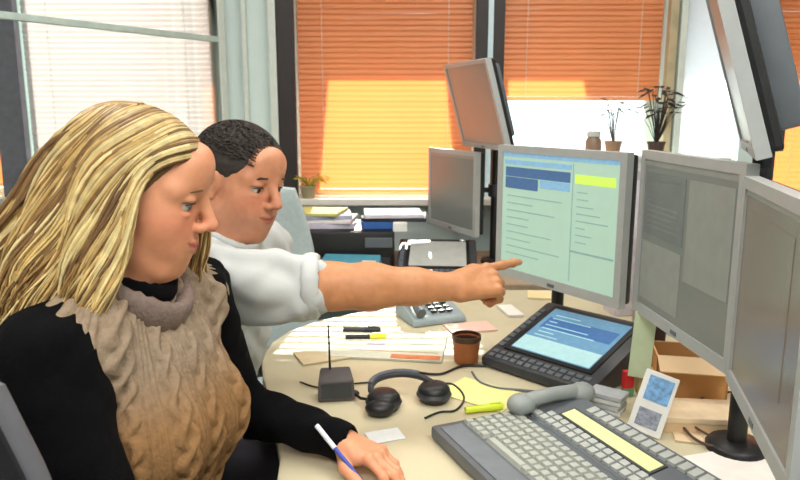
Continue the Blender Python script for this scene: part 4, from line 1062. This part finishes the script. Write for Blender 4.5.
for y in (-1, 1):
    hip = (-.50, 1.53 + y * .09, .555); kn = (-.08, 1.52 + y * .11, .57); an = (-.12, 1.52 + y * .11, .10)
    v.chain([hip, kn], [.09, .062], .03); v.chain([kn, an], [.058, .04], .02); v.cone(an, (.0, an[1], .055), .036, .028, .01)
hm = hand_sdf(v, MWR, (.84, .53, .035), (.12, -.62, .78), 'R', [(-.02, .06, .05), (.75, 1.6, 1.0), (.85, 1.65, 1.0), (.95, 1.7, 1.0)], .03, ((.75, .35, -.75), (.75, -.25, -.6), (.6, -.7, -.3)), 1.12)
hand_sdf(v, MWL, (.8, -.55, -.12), (0, .1, 1), 'L', [(.3, .4, .3)] * 4, .1)
V, F = v.mesh(); del v
skm = lin((206, 142, 108))[:3]
C = face_colour(V, HM, RM, skm, lin((176, 102, 84))[:3], lin((204, 118, 94))[:3])
L = (V - np.array(HM)) @ RM   # beard shadow
bs = (np.exp(-((L[:, 2] + .07) / .035) ** 2) * (L[:, 0] > -.02) * (np.linalg.norm(L, axis=1) < .14) * .28)[:, None]
lips = np.all(np.abs(C - np.array(lin((176, 102, 84))[:3])) < 1e-6, axis=1); bs[lips] = 0
C = C * (1 - bs) + np.array(lin((120, 92, 80))[:3]) * bs
arm = (V[:, 0] > -.2) & (np.abs(V[:, 2] - 1.02) < .1); C[arm] = C[arm] * np.array((.88, .88, .70))
npmesh('body', V, F, M_skinm, mn, MBs, C)
eyes(mn, MBs, HM, RM, (1, .12, -.18), lin((70, 54, 42))[:3])
for y in (-1, 1):
    face_tubes(mn, MBs, HM, RM, 'eyebrow', M_browd, [[(.0885, y * .012, .0345), (.0905, y * .023, .0365), (.0845, y * .037, .0350), (.071, y * .050, .027)]], .0034)
    face_tubes(mn, MBs, HM, RM, 'eyelashes', M_lash, [[(.0835, y * .0195, .0125), (.0868, y * .027, .0150), (.0855, y * .037, .0150), (.078, y * .0465, .0115)]], .0018)
# hair cap
v = Vol(axis(-.50, -.20, .0035), axis(1.35, 1.60, .0035), axis(1.15, 1.40, .0035))
v.frame(RM, HM); v.ell((-.018, 0, .043), (.102, .081, .085), .005)
v.ell((.105, 0, -.012), (.085, .13, .078), .010, 'cut'); v.plane_cut((-.02, 0, -.035), (.25, 0, -1)); v.ell((-.006, -.09, -.015), (.026, .03, .035), .004, 'cut'); v.ell((-.006, .09, -.015), (.026, .03, .035), .004, 'cut'); v.frame()
V, F = v.mesh(); del v
npmesh('hair', V, F, M_hairm, mn, MBs, None, wrinkle(.0008, 260, 4))
def gen_m(rr, i, n):
    th = R(rr.uniform(38, 150)); ph = R(rr.uniform(-72, 72)); sy = 1; a = surf(th, ph, sy, .007); b = surf(th - rr.uniform(-.05, .2), ph + rr.uniform(-.03, .08), sy, .0115)
    if a[2] < .045 and a[0] > .0: a = surf(R(90), ph, sy, .008); b = surf(R(100), ph, sy, .014)
    return [a, (a + b) / 2 + (a - hc) * .04, b], rr.uniform(.8, 1.3), .0005, rr.uniform(0, 6)
V, F, C = strands(gen_m, 2200, 5, .0010, [lin((46, 38, 34))[:3], lin((66, 54, 46))[:3], lin((30, 26, 24))[:3]], 21)
npmesh('hair_tufts', V @ RM.T + np.array(HM), F, mat('dark_hair_tufts', (0, 0, 0), .6, vcol=True, var=.1), mn, MBs, C)
# shirt
v = Vol(axis(-.75, -.02, .0055), axis(1.24, 1.86, .0055), axis(.50, 1.17, .0055))
torso(v, MC, MP, TM, .016, MN, MSR, MSL, False, 1.15)
v.ell((-.385, 1.488, 1.105), (.066, .066, .035), .02)
v.chain([MSR, (-.27, 1.352, 1.036), (-.185, 1.348, 1.034)], [.070, .066, .062], .03)
v.cone((-.30, 1.37, .99), (-.22, 1.352, 1.00), .045, .035, .04)
v.chain([MSL, MEL], [.066, .058], .03); v.cone(MEL, MWL, .056, .040, .02)
v.ell((-.36, 1.47, 1.16), (.060, .060, .065), .006, 'cut')
V, F = v.mesh(); del v
npmesh('shirt', V, F, M_shirt, mn, MBs, None, wrinkle(.006, 55, 9))
mbc = MB(); 
V, F = ring((-.178, 1.3475, 1.034), rotm(R(4), R(90)) , .058, .056, .010, 36, 10, 0, 0, 1.8); npmesh('rolled_cuff', V, F, M_shirt, mn, MBs)
# shirt collar: two flaps
V, F = ring((-.372, 1.482, 1.118), rotm(R(-25), R(16)), .066, .066, .007, 40, 10, .02, .6, 3.0); npmesh('shirt_collar', V, F, M_shirt, mn, MBs)
v = Vol(axis(-.70, .04, .009), axis(1.30, 1.76, .009), axis(.10, .70, .009))
v.frame(TM, MP); v.ell((0, 0, -.02), (.14, .18, .105), .03); v.frame()
for y in (-1, 1):
    hip = (-.50, 1.53 + y * .09, .555); kn = (-.08, 1.52 + y * .11, .57); an = (-.12, 1.52 + y * .11, .12)
    v.chain([hip, kn], [.10, .076], .03); v.chain([kn, an], [.072, .060], .02)
V, F = v.mesh(); npmesh('trousers', V, F, M_trouser, mn, MBs); del v
for y in (-1, 1): shoe(mn, MBs, -.12, 1.52 + y * .11)
